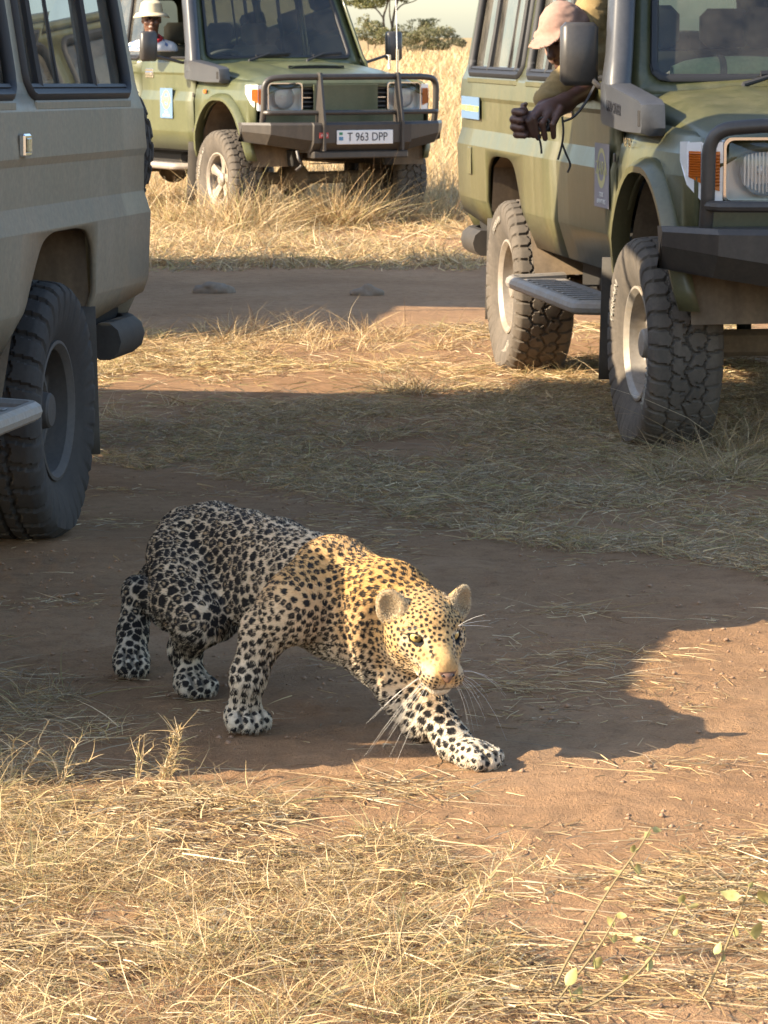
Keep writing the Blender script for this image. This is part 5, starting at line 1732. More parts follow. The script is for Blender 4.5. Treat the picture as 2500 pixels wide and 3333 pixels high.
# ---- grass at the far side of the track, up to the background vehicle
FARS = [(300, 640), (1560, 640), (1800, 640), (1800, 870), (300, 870)]
g = Patch()
fd_ = lambda p: np.clip((fbm(p, .9, 101, 3) - .34) * 3.4, .08, 1)
strew(g, pts_in(FARS, 22000, fd_), .06, .22, .0050, .0095, (0, .5), (STRAW, GREEN), (.9, .1), .03, .35)
clumps(g, pts_in(FARS, 320, fd_), 44, .16, .10, .28, .0045, .0085, (STRAW, GREEN), (.88, .12), (.35, .97), .4)
edge = pts_in([(300, 850), (1600, 845), (1600, 880), (300, 885)], 70)
clumps(g, edge, 34, .14, .06, .18, .004, .008, (GREY, STRAW, GREEN), (.4, .4, .2), (.35, .97), .5)
g.build('far_track_grass', 'dry grass along the far side of the track', 'dry grass', 'stuff')
# ---- tussocks in front of the background vehicle, each a thing
TUS = [(560, 742, .38, 'leftmost'), (660, 752, .40, ''), (760, 760, .44, ''), (850, 748, .42, ''), (940, 742, .36, ''), (1010, 730, .30, ''), (1120, 742, .50, ''), (1200, 738, .46, ''), (1290, 735, .36, ''), (1380, 728, .34, ''), (1450, 735, .32, '')]
WHERE = ['left of the alloy wheel', 'in front of the alloy wheel', 'just right of the alloy wheel', 'below the bumper wing', 'between the wheel and the number plate', 'low, below the red badge', 'tall, below the number plate', 'tall, below the right upright of the bull bar', 'below the right headlight', 'right of the background vehicle', 'rightmost, beside the green vehicle']
for (px, py, h, _), wh in zip(TUS, WHERE):
    c = at(px, py, ground_y(py)); g = Patch()
    clumps(g, [c[:2] + rng.normal(0, .05, 2) for _ in range(5)], 62, .19, h * .65, h * 1.3, .004, .0078, (STRAW, GREEN), (.88, .12), (.62, .99), .30, 4, (.08, 0))
    g.build('grass_tussock', 'dry grass tussock ' + wh, 'grass tussock', None, 'grass tussocks before the background vehicle', None, (c[0], c[1], float(ground_z(c[0], c[1]))))
# ---- tussocks by the right front wheel
for px, py, h, wh in ((2200, 1505, .17, 'at the foot of the right front wheel'), (2420, 1490, .34, 'thorny and tall, at the right edge under the bumper'), (2330, 1560, .26, 'low and wide, right of the front wheel'), (2120, 1560, .14, 'small, in front of the right front wheel'), (1330, 1280, .22, 'dark and wiry, on the shadow edge of the sunlit strip')):
    c = at(px, py, ground_y(py)); g = Patch()
    clumps(g, [c[:2] + rng.normal(0, .07, 2) for _ in range(6)], 60, .10, h * .5, h * 1.1, .0020, .0038, (GREY, STRAW, GREEN), (.5, .35, .15), (.35, .97), .55, 4)
    g.build('wiry_grass_clump', 'wiry grey grass clump ' + wh, 'grass clump', None, 'wiry clumps in the middle ground', None, (c[0], c[1], float(ground_z(c[0], c[1]))))
# ---- field of tall grass up to the trees
g = Patch()
def field(n, y0, y1, hmin, hmax, w0, w1, seg=2):
    u = rng.uniform(0, 1, n); y = 1 / (1 / y0 + u * (1 / y1 - 1 / y0))
    px = rng.uniform(-700, 3000, n); x = (px - 1250) / FPX * y
    p = np.stack([x, y], -1)
    keep = rng.uniform(0, 1, n) < np.clip((fbm(p, .5, 111, 3) - .30) * 4, .15, 1)
    # nothing grows through the background vehicle
    rel = p - np.array(CV_LOC[:2]); fx_ = rel @ np.array([math.cos(R(CV_YAW)), math.sin(R(CV_YAW))]); fy_ = rel @ np.array([-math.sin(R(CV_YAW)), math.cos(R(CV_YAW))])
    keep &= ~((fx_ > -1.5) & (fx_ < 4.1) & (np.abs(fy_) < 1.1))
    p = p[keep]; k = len(p)
    d = dirs(k, .75, .99, (.08, 0)); cv = rng.normal(0, .22, (k, 3)); cv[:, 2] = -np.abs(cv[:, 2]) * .6
    sc = np.clip(p[:, 1] / 60, .6, 4)
    g.add(*blades(on_ground(p, -.01), d, rng.uniform(hmin, hmax, k), rng.uniform(w0, w1, k) * sc, cv, pick_cols(k, (STRAW[[0, 1, 2, 5]], STRAW[[3]]), (.85, .15), .15), seg))
field(34000, 28.5, 45, .25, .55, .008, .016)
field(40000, 45, 110, .40, .80, .010, .020)
field(36000, 110, 330, .50, .95, .012, .022)
g.build('savanna_grass', 'field of tall dry grass reaching to the trees', 'tall grass', 'stuff')
# ------------------------------------------------------------------ plates, stickers, fittings
def side_frame(x, z, y=-.858):
    """lettering frame on a vehicle's right side: reads from outside"""
    return frame((x, y, z), (1, 0, 0), (0, 0, 1))
def sticker_zara(root, x, z, w, h, blue, yel):
    st = empty('door_sticker', (0, 0, 0)); st.parent = root
    mb = MB(); mb.box((x - w / 2, -.856, z - h / 2), (x + w / 2, -.8585, z + h / 2), 0); mb.build('sticker_sheet', blue, st)
    mb = MB(); n = 28; V = []; F = []
    for k in range(n):
        a = 2 * math.pi * k / n; wv = .016 if math.sin(a) > -.2 else .026
        for rr in (1.0, 1.0 - wv / .072):
            V.append((x + .082 * rr * math.cos(a), -.8595, z + .03 + .082 * rr * math.sin(a)))
    for k in range(n): F.append((2 * k, 2 * k + 1, (2 * k + 3) % (2 * n), (2 * k + 2) % (2 * n)))
    mb.add(V, F); mb.build('ring_emblem', yel, st)
    text_mesh('sticker_name', 'ZARA', .078, yel, st, side_frame(x, z + .028, -.8600), .0006, sx=1.05)
    for k, t in enumerate(('TOURS', 'ADVENTURES')): text_mesh('sticker_line', t, .026, M['white_paint'], st, side_frame(x, z - .078 - .028 * k, -.8600), .0005)
M['sticker_faded'] = plain('sticker_faded', (.24, .22, .24), .6); M['sticker_yellow_faded'] = plain('sticker_yellow_faded', (.46, .42, .20), .6)
sticker_zara(veh_c, 1.84, 1.02, .27, .26, M['sticker_blue'], M['sticker_yellow'])
sticker_zara(veh_r, 2.20, 1.02, .27, .26, M['sticker_faded'], M['sticker_yellow_faded'])
st = empty('web_sticker', (0, 0, 0)); st.parent = veh_r
mb = MB(); mb.box((-1.20, -.842, 1.175), (-.70, -.8455, 1.285), 0); mb.build('sticker_sheet', M['sticker_blue'], st)
text_mesh('sticker_name', 'www.zaratours.com', .062, M['sticker_yellow'], st, side_frame(-.95, 1.232, -.8465), .0006, sx=.98)
# number plate and badge of the background vehicle
pl = empty('number_plate', (0, 0, 0)); pl.parent = veh_c
mb = MB(); mb.box((3.962, -.285 + .04, .712), (3.972, .235 + .04, .828), .004); mb.build('plate_sheet', M['white_paint'], pl)
Mp = frame((3.9735, .035, .770), (0, 1, 0), (0, 0, 1))
text_mesh('plate_number', 'T 963 DPP', .098, M['text_dark'], pl, Mp, .0008, sx=.86)
mb = MB(); mb.box((3.9722, -.225, .790), (3.9745, -.195, .812), 0); mb.build('plate_flag', plain('flag_green', (.03, .22, .10), .5), pl)
mb = MB(); mb.box((3.9722, -.228, .745), (3.9745, -.190, .775), 0); mb.build('plate_map', plain('flag_blue', (.08, .22, .35), .5), pl)
bd_ = empty('red_badge', (0, 0, 0)); bd_.parent = veh_c
mb = MB(); mb.box((3.958, -.405, .765), (3.9695, -.320, .812), .003); mb.build('badge_plate', plain('badge_red', (.45, .06, .05), .4), bd_)
text_mesh('badge_text', 'ARB', .032, plain('badge_text', (.7, .6, .55), .5), bd_, frame((3.9705, -.3625, .7885), (0, 1, 0), (0, 0, 1)), .0005, sx=1.1)
# whip aerials on the background vehicle
for y, h, lb in ((.36, .95, 'long'), (.70, .10, 'short')):
    ae = empty('aerial', (0, 0, 0)); ae.parent = veh_c
    x = 3.86 if y < .5 else 3.05
    z0 = 1.29 if y < .5 else 1.34
    mb = MB(); mb.tube([(x, y + .012, z0 - .02), (x, y + .012, z0 + .20 * (1 if y < .5 else .5))], .012, 8); mb.build('aerial_base', M['chrome'], ae, smooth=True)
    mb = MB(); mb.tube([(x, y + .012, z0 + .05), (x - .01, y + .008, z0 + .4 * h + .05), (x - .03, y, z0 + h)], [.005, .0045, .003], 6); mb.build('whip', M['white_paint'], ae, smooth=True)
# tow hooks and the jacking lugs under the near bumper
mb = MB(); mb.tube(fillet([(3.86, -.56, .66), (3.90, -.56, .58), (3.86, -.50, .55), (3.84, -.56, .50)], .03), .012, 6); mb.build('tow_hook', M['steel_black'], veh_c, smooth=True)
# door letters below the snorkel of the right vehicle
text_mesh('engine_badge', 'V8 TD', .050, M['chrome'], veh_r, frame((2.60, -.842, 1.165), (1, 0, 0), (0, 0, 1)), .0015, sx=1.0)

# ------------------------------------------------------------------ things on the right vehicle's dashboard
c_, s_ = math.cos(R(RV_YAW)), math.sin(R(RV_YAW))
def rv(p): return np.array([RV_LOC[0] + c_ * p[0] - s_ * p[1], RV_LOC[1] + s_ * p[0] + c_ * p[1], p[2]])
bag = tag(empty('canvas_bag', tuple(rv((2.20, -.25, 1.378))), R(RV_YAW)), 'pale green canvas bag with grey straps on the dashboard', 'bag')
mb = MB(); P = []
for i in range(15):
    t = i / 14; y = -.32 + .78 * t; r_ = .062 * (1 - abs(2 * t - 1) ** 6 * .55)
    P.append([(r_ * 1.15 * math.cos(a), y, .060 + r_ * math.sin(a) + .004 * math.sin(9 * t + 3 * a)) for a in np.linspace(0, 2 * math.pi, 17)])
mb.grid(np.array(P)); mb.build('bag_body', dusty('bag_canvas', (.42, .44, .22), (.45, .43, .28), .85, .3), bag, smooth=True, angle=60)
for y in (-.12, .14, .27):
    mb = MB(); mb.tube([(.076 * math.cos(a), y, .060 + .068 * math.sin(a)) for a in np.linspace(-.6, 3.7, 16)], .014, 6, flat=.25); mb.build('strap', M['interior'], bag, smooth=True)
bt = tag(empty('water_bottle', tuple(rv((2.06, .02, 1.34)))), 'clear water bottle with a blue cap behind the windscreen', 'bottle')
Mz = np.array([[1, 0, 0, 0], [0, 0, 1, 0], [0, 1, 0, 0], [0, 0, 0, 1.0]])
mb = MB(); mb.lathe([(.001, 0), (.034, .002), (.035, .12), (.030, .15), (.014, .175), (.014, .19)], 18, Mz); mb.build('bottle_body', M['lens'], bt, smooth=True)
mb = MB(); mb.lathe([(.016, .185), (.0165, .215), (.001, .217)], 18, Mz); mb.build('cap', plain('bottle_cap_blue', (.04, .12, .42), .4), bt, smooth=True)
nb = tag(empty('notebook', tuple(rv((2.02, -.52, 1.352))), R(RV_YAW)), 'tan notebook lying on the dashboard by the steering wheel', 'notebook')
mb = MB(); mb.box((-.05, -.13, .0), (.05, .13, .026), .002); mb.build('cover', plain('tan_cover', (.45, .28, .12), .7), nb)
mb = MB(); mb.box((-.047, -.126, .005), (.0535, .126, .021), 0); mb.build('pages', M['white_paint'], nb)

# ------------------------------------------------------------------ people
M['skin'] = plain('dark_skin', (.085, .042, .028), .5, 0, .4)
M['khaki'] = dusty('khaki_cloth', (.24, .165, .062), (.30, .22, .11), .85, .3, low=0, high=3)
def sdf_part(name, S, mat, parent, origin, sub=0, cols=None):
    V, Q = S.surface(sub)
    me = np_mesh(name, V - origin, Q)
    if cols is not None: vcol(me, cols(V))
    return link(name, me, mat, parent)
def box_for(pts, m): p = np.array(pts); return p.min(0) - m, p.max(0) + m
def cloth_noise(S, scale, amp, seed=3):
    ax = [S.lo[k] + S.h * np.arange(S.n[k]) for k in range(3)]
    G = np.stack(np.meshgrid(*ax, indexing='ij'), -1)
    band = np.abs(S.F) < .03
    S.F[band] += (amp * (fbm(G[band] * np.array([1, 1, 2.2]), scale, seed, 2) - .5)).astype(np.float32)

def driver_right():
    base = at(1850, 250, 13.9); base[2] = 0.6
    root = tag(empty('person', tuple(base)), 'person in pinkish cap and khaki shirt leaning out of the right vehicle', 'person')
    A = at
    hc = A(1832, 112, 13.84)
    f = unit((-.58, -.62, -.52)); u = unit(np.array([0, 0, 1.0]) - f * f[2]); l = np.cross(u, f)
    H = lambda a, b, c: hc + f * a + l * b + u * c
    Rm = np.stack([f, l, u], 1)
    # skin: head, neck, forearm and both hands, one surface
    S = Sdf(*box_for([A(1640, 20, 13.5), A(2010, 480, 14.05), A(1640, 480, 13.4)], .05), .0065)
    S.ell(H(0, 0, .01), (.098, .078, .108), Rm, .02); S.ell(H(.035, 0, -.055), (.062, .058, .065), Rm, .03)
    S.cap(H(.095, 0, -.005), H(.112, 0, -.038), .012, .018, .012)                # nose
    S.ell(H(.085, 0, -.070), (.022, .028, .014), Rm, .008); S.ell(H(.080, 0, -.105), (.022, .028, .020), Rm, .015)
    for sg in (-1, 1): S.ell(H(-.005, sg * .080, -.01), (.018, .010, .030), Rm, .008); S.ell(H(.088, sg * .032, .012), (.012, .018, .010), Rm, .006, 'sub')
    S.cap(H(-.03, 0, -.07), A(1880, 205, 13.92), .056, .062, .03)
    # forearm coming from the window, hand over the camera
    S.cap(A(1905, 292, 13.72), A(1840, 335, 13.62), .040, .034, .02)
    S.cap(A(1840, 335, 13.62), A(1785, 362, 13.55), .040, .046, .025)
    S.ell(A(1770, 378, 13.53), (.050, .030, .048), None, .02)
    for k, (p, q, r_) in enumerate((((1752, 352), (1718, 395), (1735, 442)), ((1775, 345), (1737, 385), (1752, 450)), ((1800, 348), (1766, 400), (1775, 452)), ((1826, 352), (1800, 405), (1802, 446)))):
        S.cap(A(*p, 13.53), A(*q, 13.48), .0150, .0138, .006); S.cap(A(*q, 13.48), A(*r_, 13.50), .0138, .0115, .005)
    # the other hand, fingers stacked on the left
    S.cap(A(1790, 320, 13.66), A(1742, 400, 13.56), .034, .036, .02)
    S.ell(A(1722, 405, 13.56), (.036, .034, .056), None, .02)
    for k, yy in enumerate((362, 387, 412, 436)):
        x0 = (1708, 1712, 1714, 1716)[k]; x1 = (1676, 1670, 1672, 1682)[k]
        S.cap(A(x0, yy, 13.52), A(x1, yy + 2, 13.49), .0165, .0155, .004); S.cap(A(x1, yy + 2, 13.49), A(x1 + 26, yy + 6, 13.46), .0155, .013, .004)
    S.cap(A(1712, 380, 13.55), A(1702, 345, 13.53), .014, .011, .008); S.cap(A(1702, 345, 13.53), A(1712, 338, 13.51), .011, .009, .005)
    def skin_cols(V): return np.array([.088, .042, .028]) * (.8 + .5 * fbm(V, 45, 4, 2))[:, None]
    m, nt, b = new_mat('dark_brown_skin'); a_ = N(nt, 'ShaderNodeAttribute', attribute_name='col'); nt.links.new(a_.outputs['Color'], b.inputs['Base Color'])
    b.inputs['Roughness'].default_value = .5
    sdf_part('body', S, m, root, base, 0, skin_cols)
    # cap with neck flap, open at the ear
    S = Sdf(hc - .19, hc + .19, .006)
    S.ell(H(-.012, 0, .018), (.112, .094, .122), Rm, .02); S.cap(H(-.06, 0, -.02), H(-.085, 0, -.12), .085, .075, .04); S.cap(H(.02, -.072, -.06), H(.05, -.05, -.10), .030, .022, .02)
    S.ell(H(.085, 0, -.055), (.075, .075, .085), Rm, .015, 'sub')
    S.ell(H(.012, -.098, -.022), (.028, .030, .042), Rm, .008, 'sub'); S.ell(H(-.01, 0, -.02), (.098, .076, .11), Rm, .008, 'sub')
    S.cap(H(.075, -.06, .045), H(.075, .06, .045), .016, .016, .012); S.ell(H(.115, 0, .040), (.065, .070, .007), Rm, .012)
    cloth_noise(S, 30, .008)
    sdf_part('cap', S, dusty('pinkish_cap', (.30, .175, .135), (.38, .25, .19), .9, .4, low=0, high=3), root, base)
    # shirt and sleeve
    S = Sdf(*box_for([A(1700, -60, 13.6), A(2080, 420, 14.3), A(1700, 400, 13.5)], .16), .009)
    S.cap(A(1975, 40, 14.05), A(1915, 235, 13.95), .135, .125, .06); S.cap(A(1935, 25, 13.92), A(1905, 110, 13.90), .060, .07, .05)
    S.cap(A(1900, 215, 13.86), A(1835, 275, 13.74), .080, .066, .04); S.cap(A(1835, 275, 13.74), A(1775, 322, 13.66), .064, .048, .03)
    S.cap(A(1960, 250, 13.90), A(1898, 298, 13.74), .062, .046, .03)
    cloth_noise(S, 22, .020, 7)
    sdf_part('shirt', S, M['khaki'], root, base)
    # compact camera with lens, held between the hands
    cb = A(1768, 402, 13.50)
    cm = tag(empty('compact_camera', tuple(cb)), 'small black camera held in the hands of the leaning person', 'camera')
    mb = MB(); mb.box((-.055, .012, -.034), (.055, .046, .036), .008); mb.build('camera_body', M['interior'], cm)
    mb = MB(); Ml = np.array([[1, 0, 0, 0], [0, -1, 0, .014], [0, 0, 1, -.002], [0, 0, 0, 1.0]])
    mb.lathe([(.030, 0), (.030, .030), (.026, .034), (.022, .030), (.020, .012), (.001, .010)], 24, Ml); mb.build('lens_barrel', M['interior'], cm, smooth=True)
    mb = MB(); mb.lathe([(.020, .016), (.001, .020)], 20, Ml); mb.build('lens_glass', plain('lens_glass', (.01, .01, .015), .05, 0, .8, 1.0), cm, smooth=True)
    stp = tag(empty('camera_strap', tuple(cb)), 'dark strap dangling from the held camera', 'strap')
    mb = MB(); mb.tube([p - cb for p in spline([A(1835, 395, 13.5), A(1868, 380, 13.5), A(1905, 335, 13.55), A(1935, 280, 13.6)], 5)], .013, 6, flat=.4)
    mb.build('band', M['rubber_seal'], stp, smooth=True)
    for pth in ([(1830, 380), (1834, 430), (1828, 475), (1816, 520)], [(1830, 468), (1842, 500), (1856, 535), (1847, 562)], [(1752, 440), (1760, 470), (1763, 500)]):
        mb = MB(); mb.tube([p - cb for p in spline([A(x, y, 13.47) for x, y in pth], 4)], .0048, 6); mb.build('cord', M['rubber_seal'], stp, smooth=True)
driver_right()

def person_back():
    A = at; d = 28.95
    base = A(500, 140, d); base[2] = .8
    root = tag(empty('person', tuple(base)), 'person in pale hat and white shirt at the background vehicle window', 'person')
    hc = A(493, 64, d)
    f = unit((.12, -.98, -.05)); u = np.array([0, 0, 1.0]); l = unit(np.cross(u, f)); Rm = np.stack([f, l, u], 1)
    H = lambda a, b, c: hc + f * a + l * b + u * c
    S = Sdf(hc - .24, hc + .20, .007)
    S.ell(H(-.01, 0, .015), (.095, .076, .115), Rm, .02); S.ell(H(.03, 0, -.055), (.058, .056, .068), Rm, .03)
    S.cap(H(.088, 0, .005), H(.108, 0, -.030), .011, .019, .012)
    for sg in (-1, 1):
        S.ell(H(-.01, sg * .078, -.005), (.018, .010, .030), Rm, .008); S.ell(H(.085, sg * .032, .018), (.014, .020, .012), Rm, .008, 'sub')
        S.ell(H(.060, sg * .045, -.025), (.025, .022, .022), Rm, .02)
    S.ell(H(.080, 0, -.064), (.020, .030, .016), Rm, .008); S.ell(H(.070, 0, -.105), (.025, .030, .022), Rm, .02)
    S.cap(H(-.02, 0, -.08), H(-.03, 0, -.22), .055, .062, .03)
    m, nt, b = new_mat('brown_skin'); nz = noise(nt, 30, 3); r_ = ramp(nt, nz.outputs[0], [(.3, (.085, .040, .026)), (.7, (.15, .072, .046))]); nt.links.new(r_.outputs[0], b.inputs['Base Color']); b.inputs['Roughness'].default_value = .42
    sdf_part('body', S, m, root, base)
    mb = MB()
    for sg in (-1, 1): mb.ellipsoid(H(.082, sg * .033, .020) - base, (.026, .026, .018), None, 10, 7)
    mb.tube([H(.095, -.03, .024) - base, H(.095, .03, .024) - base], .004, 6)
    for sg in (-1, 1): mb.tube([H(.080, sg * .055, .024) - base, H(-.01, sg * .082, .02) - base], .004, 6)
    mb.build('sunglasses', plain('dark_lens', (.012, .010, .010), .15), root, smooth=True)
    # hat: crown and drooping brim
    mb = MB(); P = []
    for k, (r_, z) in enumerate(((.160, .030), (.135, .052), (.104, .066), (.098, .10), (.088, .145), (.060, .165), (.001, .170))):
        P.append([H(r_ * 1.08 * math.cos(a) - .01, r_ * math.sin(a), z + (.012 * math.cos(2 * a) if k == 0 else 0)) - base for a in np.linspace(0, 2 * math.pi, 29)])
    mb.grid(np.array(P)); mb.build('hat', dusty('pale_hat', (.62, .52, .33), (.6, .5, .34), .9, .3), root, smooth=True, solid=.006)
    S = Sdf(hc - np.array([.30, .26, .62]), hc + np.array([.30, .22, -.10]), .012)
    S.cap(H(-.05, -.13, -.27), H(-.05, .13, -.27), .085, .085, .05); S.cap(H(-.05, 0, -.30), H(-.06, 0, -.52), .15, .15, .06)
    for sg in (-1, 1): S.cap(H(-.05, sg * .17, -.27), H(.02, sg * .20, -.50), .060, .050, .04)
    cloth_noise(S, 16, .02); S.floor(1.455)
    mt, nt, b = new_mat('white_printed_shirt'); nz = noise(nt, 14, 2); r_ = ramp(nt, nz.outputs[0], [(.56, (.68, .68, .70)), (.60, (.12, .18, .36))]); nt.links.new(r_.outputs[0], b.inputs['Base Color']); b.inputs['Roughness'].default_value = .9
    sdf_part('shirt', S, mt, root, base)
    mb = MB(); closed_tube(mb, [H(.085 * math.cos(a) - .03, .080 * math.sin(a), -.165 - .03 * math.cos(a)) - base for a in np.linspace(0, 2 * math.pi, 21)[:-1]], .022, 8)
    mb.build('scarf', plain('red_scarf', (.50, .03, .04), .8), root, smooth=True)
person_back()

# ------------------------------------------------------------------ upright tufts, herbs, stones
def tuft(px, py, d, stems, label):
    c = at(px, py, d); c[2] = float(ground_z(c[0], c[1])); g = Patch()
    for path, n, ln in stems:
        pts = spline([at(x, y, d) for x, y in path], 6)
        k = len(pts) - 1; pts = np.array(pts); pts[0][2] = c[2] - .004
        seg_d = np.diff(pts, axis=0); L = np.linalg.norm(seg_d, axis=1, keepdims=True)
        g.add(*blades(pts[:-1], seg_d / L, L[:, 0] * 1.25, np.full(k, .0036), np.zeros((k, 3)), pick_cols(k, (STRAW[[1, 2]],), (1,)), 1))
        g.add(*blades(pts[:-1], seg_d / L, L[:, 0] * 1.25, np.full(k, .0036), np.zeros((k, 3)), pick_cols(k, (STRAW[[1, 2]],), (1,)), 1))
        i = rng.integers(0, k, n); b_ = pts[i] + seg_d[i] * rng.uniform(0, 1, (n, 1))
        dd = dirs(n, -.1, .95) + unit(seg_d.sum(0)) * .5; dd /= np.linalg.norm(dd, axis=1, keepdims=True)
        cv = rng.normal(0, .5, (n, 3)); cv[:, 2] -= .35
        g.add(*blades(b_, dd, rng.uniform(ln * .5, ln * 1.3, n), rng.uniform(.0012, .0026, n), cv, pick_cols(n, (STRAW[[0, 1, 2, 5]], GREEN[[2]]), (.85, .15)), 4))
    return g.build('upright_grass_tuft', label, 'grass tuft', None, 'upright tufts at the front', None, c)
tuft(530, 2570, 6.84, [([(520, 2580), (545, 2500), (560, 2420), (590, 2370)], 110, .035), ([(510, 2580), (535, 2510), (575, 2450), (585, 2390)], 70, .035), ([(540, 2575), (560, 2520), (570, 2470)], 50, .03)], 'feathery straw tuft standing just before the shadow edge, right one of two')
tuft(450, 2570, 6.85, [([(440, 2580), (462, 2490), (470, 2390)], 26, .035), ([(430, 2580), (455, 2480), (500, 2430)], 14, .03), ([(452, 2580), (448, 2480), (455, 2400)], 12, .03)], 'thin straw tuft standing just before the shadow edge, left one of two')
tuft(50, 2560, 6.85, [([(30, 2580), (40, 2470), (45, 2400)], 40, .035), ([(60, 2580), (90, 2500), (130, 2445)], 30, .035), ([(20, 2570), (10, 2500), (5, 2450)], 20, .03)], 'ragged straw tuft at the left edge beside the shadow')
tuft(190, 2560, 6.86, [([(200, 2570), (170, 2470), (125, 2420), (160, 2345)], 14, .03), ([(205, 2570), (225, 2470), (265, 2400)], 26, .04), ([(200, 2570), (210, 2500), (290, 2480)], 12, .04)], 'forked dry stem with curled blades near the left edge')
tuft(1420, 3200, 5.42, [([(1380, 3190), (1500, 3000), (1600, 2850), (1690, 2745)], 120, .045), ([(1500, 3000), (1640, 2870), (1800, 2820)], 90, .04)], 'long feathery grass head leaning right over the bare earth')
tuft(1060, 3000, 5.7, [([(1060, 3100), (1090, 2900), (1075, 2800)], 10, .03), ([(1050, 3100), (1070, 2950), (1060, 2720)], 6, .03)], 'thin reddish stems rising from the foreground straw')

# clods and pebbles on the bare earth
g_v, g_f, nc = [], [], 0
pc = pts_in(DIRT, 2600, lambda p: np.clip((fbm(p, 3.0, 131, 3) - .42) * 5, .05, 1))
for p in pc:
    r_ = .0022 + .0075 * rng.uniform(0, 1) ** 4
    o6 = np.array([[1, 0, 0], [-1, 0, 0], [0, 1, 0], [0, -1, 0], [0, 0, .7], [0, 0, -.5]]) * r_ * rng.uniform(.6, 1.3, (6, 1))
    g_v.append(o6 + np.array([p[0], p[1], float(ground_z(p[0], p[1])) + r_ * .35]))
    g_f.append(np.array([[0, 2, 4], [2, 1, 4], [1, 3, 4], [3, 0, 4], [2, 0, 5], [1, 2, 5], [3, 1, 5], [0, 3, 5]]) + nc); nc += 6
me = np_mesh('clods', np.concatenate(g_v), np.concatenate(g_f))
tag(link('clods', me, dusty('earth_clod', (.24, .14, .08), (.33, .21, .13), .95, .5)), 'crumbs of earth scattered over the track', 'clods', kind='stuff')
# fuel flap and side lamp
mb = MB(); mb.box((-.96, -.853, .90), (-.86, -.8575, 1.035), .003); mb.build('fuel_flap', M['paint_green'], veh_r)
sl_ = empty('side_lamp', (0, 0, 0)); sl_.parent = veh_l
mb = MB(); mb.box((.375, .835, 1.215), (.455, .858, 1.285), .006); mb.build('lamp_frame', M['chrome'], sl_)
mb = MB(); mb.box((.388, .856, 1.228), (.442, .862, 1.272), .003); mb.build('lamp_lens', M['lens'], sl_)
M['leaf'] = None
m, nt, b = new_mat('herb_leaf'); nz = noise(nt, 60, 3); r_ = ramp(nt, nz.outputs[0], [(.3, (.26, .25, .08)), (.7, (.44, .39, .16))]); nt.links.new(r_.outputs[0], b.inputs['Base Color']); b.inputs['Roughness'].default_value = .6
b.inputs['Subsurface Weight'].default_value = 0.0
M['leaf'] = m
M['stem'] = plain('herb_stem', (.22, .165, .075), .7)
def herb(path, d, leaves, label):
    c = at(*path[0], d); c[2] = float(ground_z(c[0], c[1]))
    root = tag(empty('leafy_herb', tuple(c)), label, 'herb', 'leafy herbs at the lower right')
    pts = [at(x, y, d) for x, y in path]; pts = spline([np.array([c[0], c[1], c[2] - .005])] + pts[1:], 5)
    mb = MB(); mb.tube([p - c for p in pts], [.0026 - .0014 * i / len(pts) for i in range(len(pts))], 6); mb.build('stem', M['stem'], root, smooth=True)
    for lx, ly, ln, ang in leaves:
        tip = at(lx, ly, d) + rng.normal(0, .006, 3); L = 1.0 * ln / (FPX / d)
        k = min(pts, key=lambda p: np.linalg.norm(p - tip))
        ax = np.array([math.cos(R(ang)), rng.uniform(-.4, .4), math.sin(R(ang))]); ax = unit(ax)
        sd_ = unit(np.cross(ax, (rng.uniform(-.5, .5), -1.0, rng.uniform(-.3, .9)))); nr = np.cross(ax, sd_)
        P = []
        for i in range(8):
            t = i / 7; w = L * .29 * math.sin(math.pi * t ** .8) ** .9
            ctr = tip + ax * L * (t - .5) + nr * (-.25 * L * (t - .4) ** 2)
            P.append([ctr - sd_ * w + nr * w * .30 - c, ctr - c, ctr + sd_ * w + nr * w * .30 - c])
        mb = MB(); mb.grid(np.array(P)); mb.tube([k - c, np.array(P[0][1])], .0011, 4); mb.build('leaf', M['leaf'], root, smooth=True, angle=80)
herb([(2270, 3360), (2330, 3160), (2400, 2990), (2440, 2885)], 5.25, [(2385, 2920, 70, 170), (2482, 2920, 76, 120), (2452, 3008, 72, 80), (2360, 3070, 48, 60), (2405, 3050, 36, 90), (2375, 3120, 30, 80), (2440, 2880, 30, 60)], 'tall leafy herb at the right edge with broad leaves')
herb([(1790, 3380), (1850, 3120), (1980, 2900), (2080, 2760), (2118, 2695)], 5.3, [(2068, 2760, 34, 80), (2070, 2822, 42, 100), (2010, 2830, 26, 190), (2135, 2720, 36, 340), (1985, 2885, 20, 200), (2115, 2690, 30, 50)], 'tall thin herb stem with small leaves leaning over bare earth')
herb([(1800, 3380), (1850, 3210), (1950, 3080), (2005, 2985)], 5.25, [(2000, 2985, 44, 120), (2030, 2985, 40, 0), (1995, 3030, 34, 80), (1935, 3130, 56, 70), (1860, 3160, 72, 60), (1880, 3230, 70, 70), (1800, 3270, 50, 150)], 'herb with withered pale leaves at the bottom')
herb([(1830, 3380), (1960, 3250), (2110, 3130), (2220, 2935)], 5.2, [(2215, 2930, 46, 75), (2235, 2950, 34, 20), (2095, 3065, 40, 20), (2180, 3045, 30, 60), (2100, 3140, 52, 80), (2030, 3205, 36, 60)], 'herb leaning right with a pale bud at its tip')
M['stone'] = dusty('brown_stone', (.16, .12, .09), (.26, .2, .14), .9, .4, bumpy=.4)
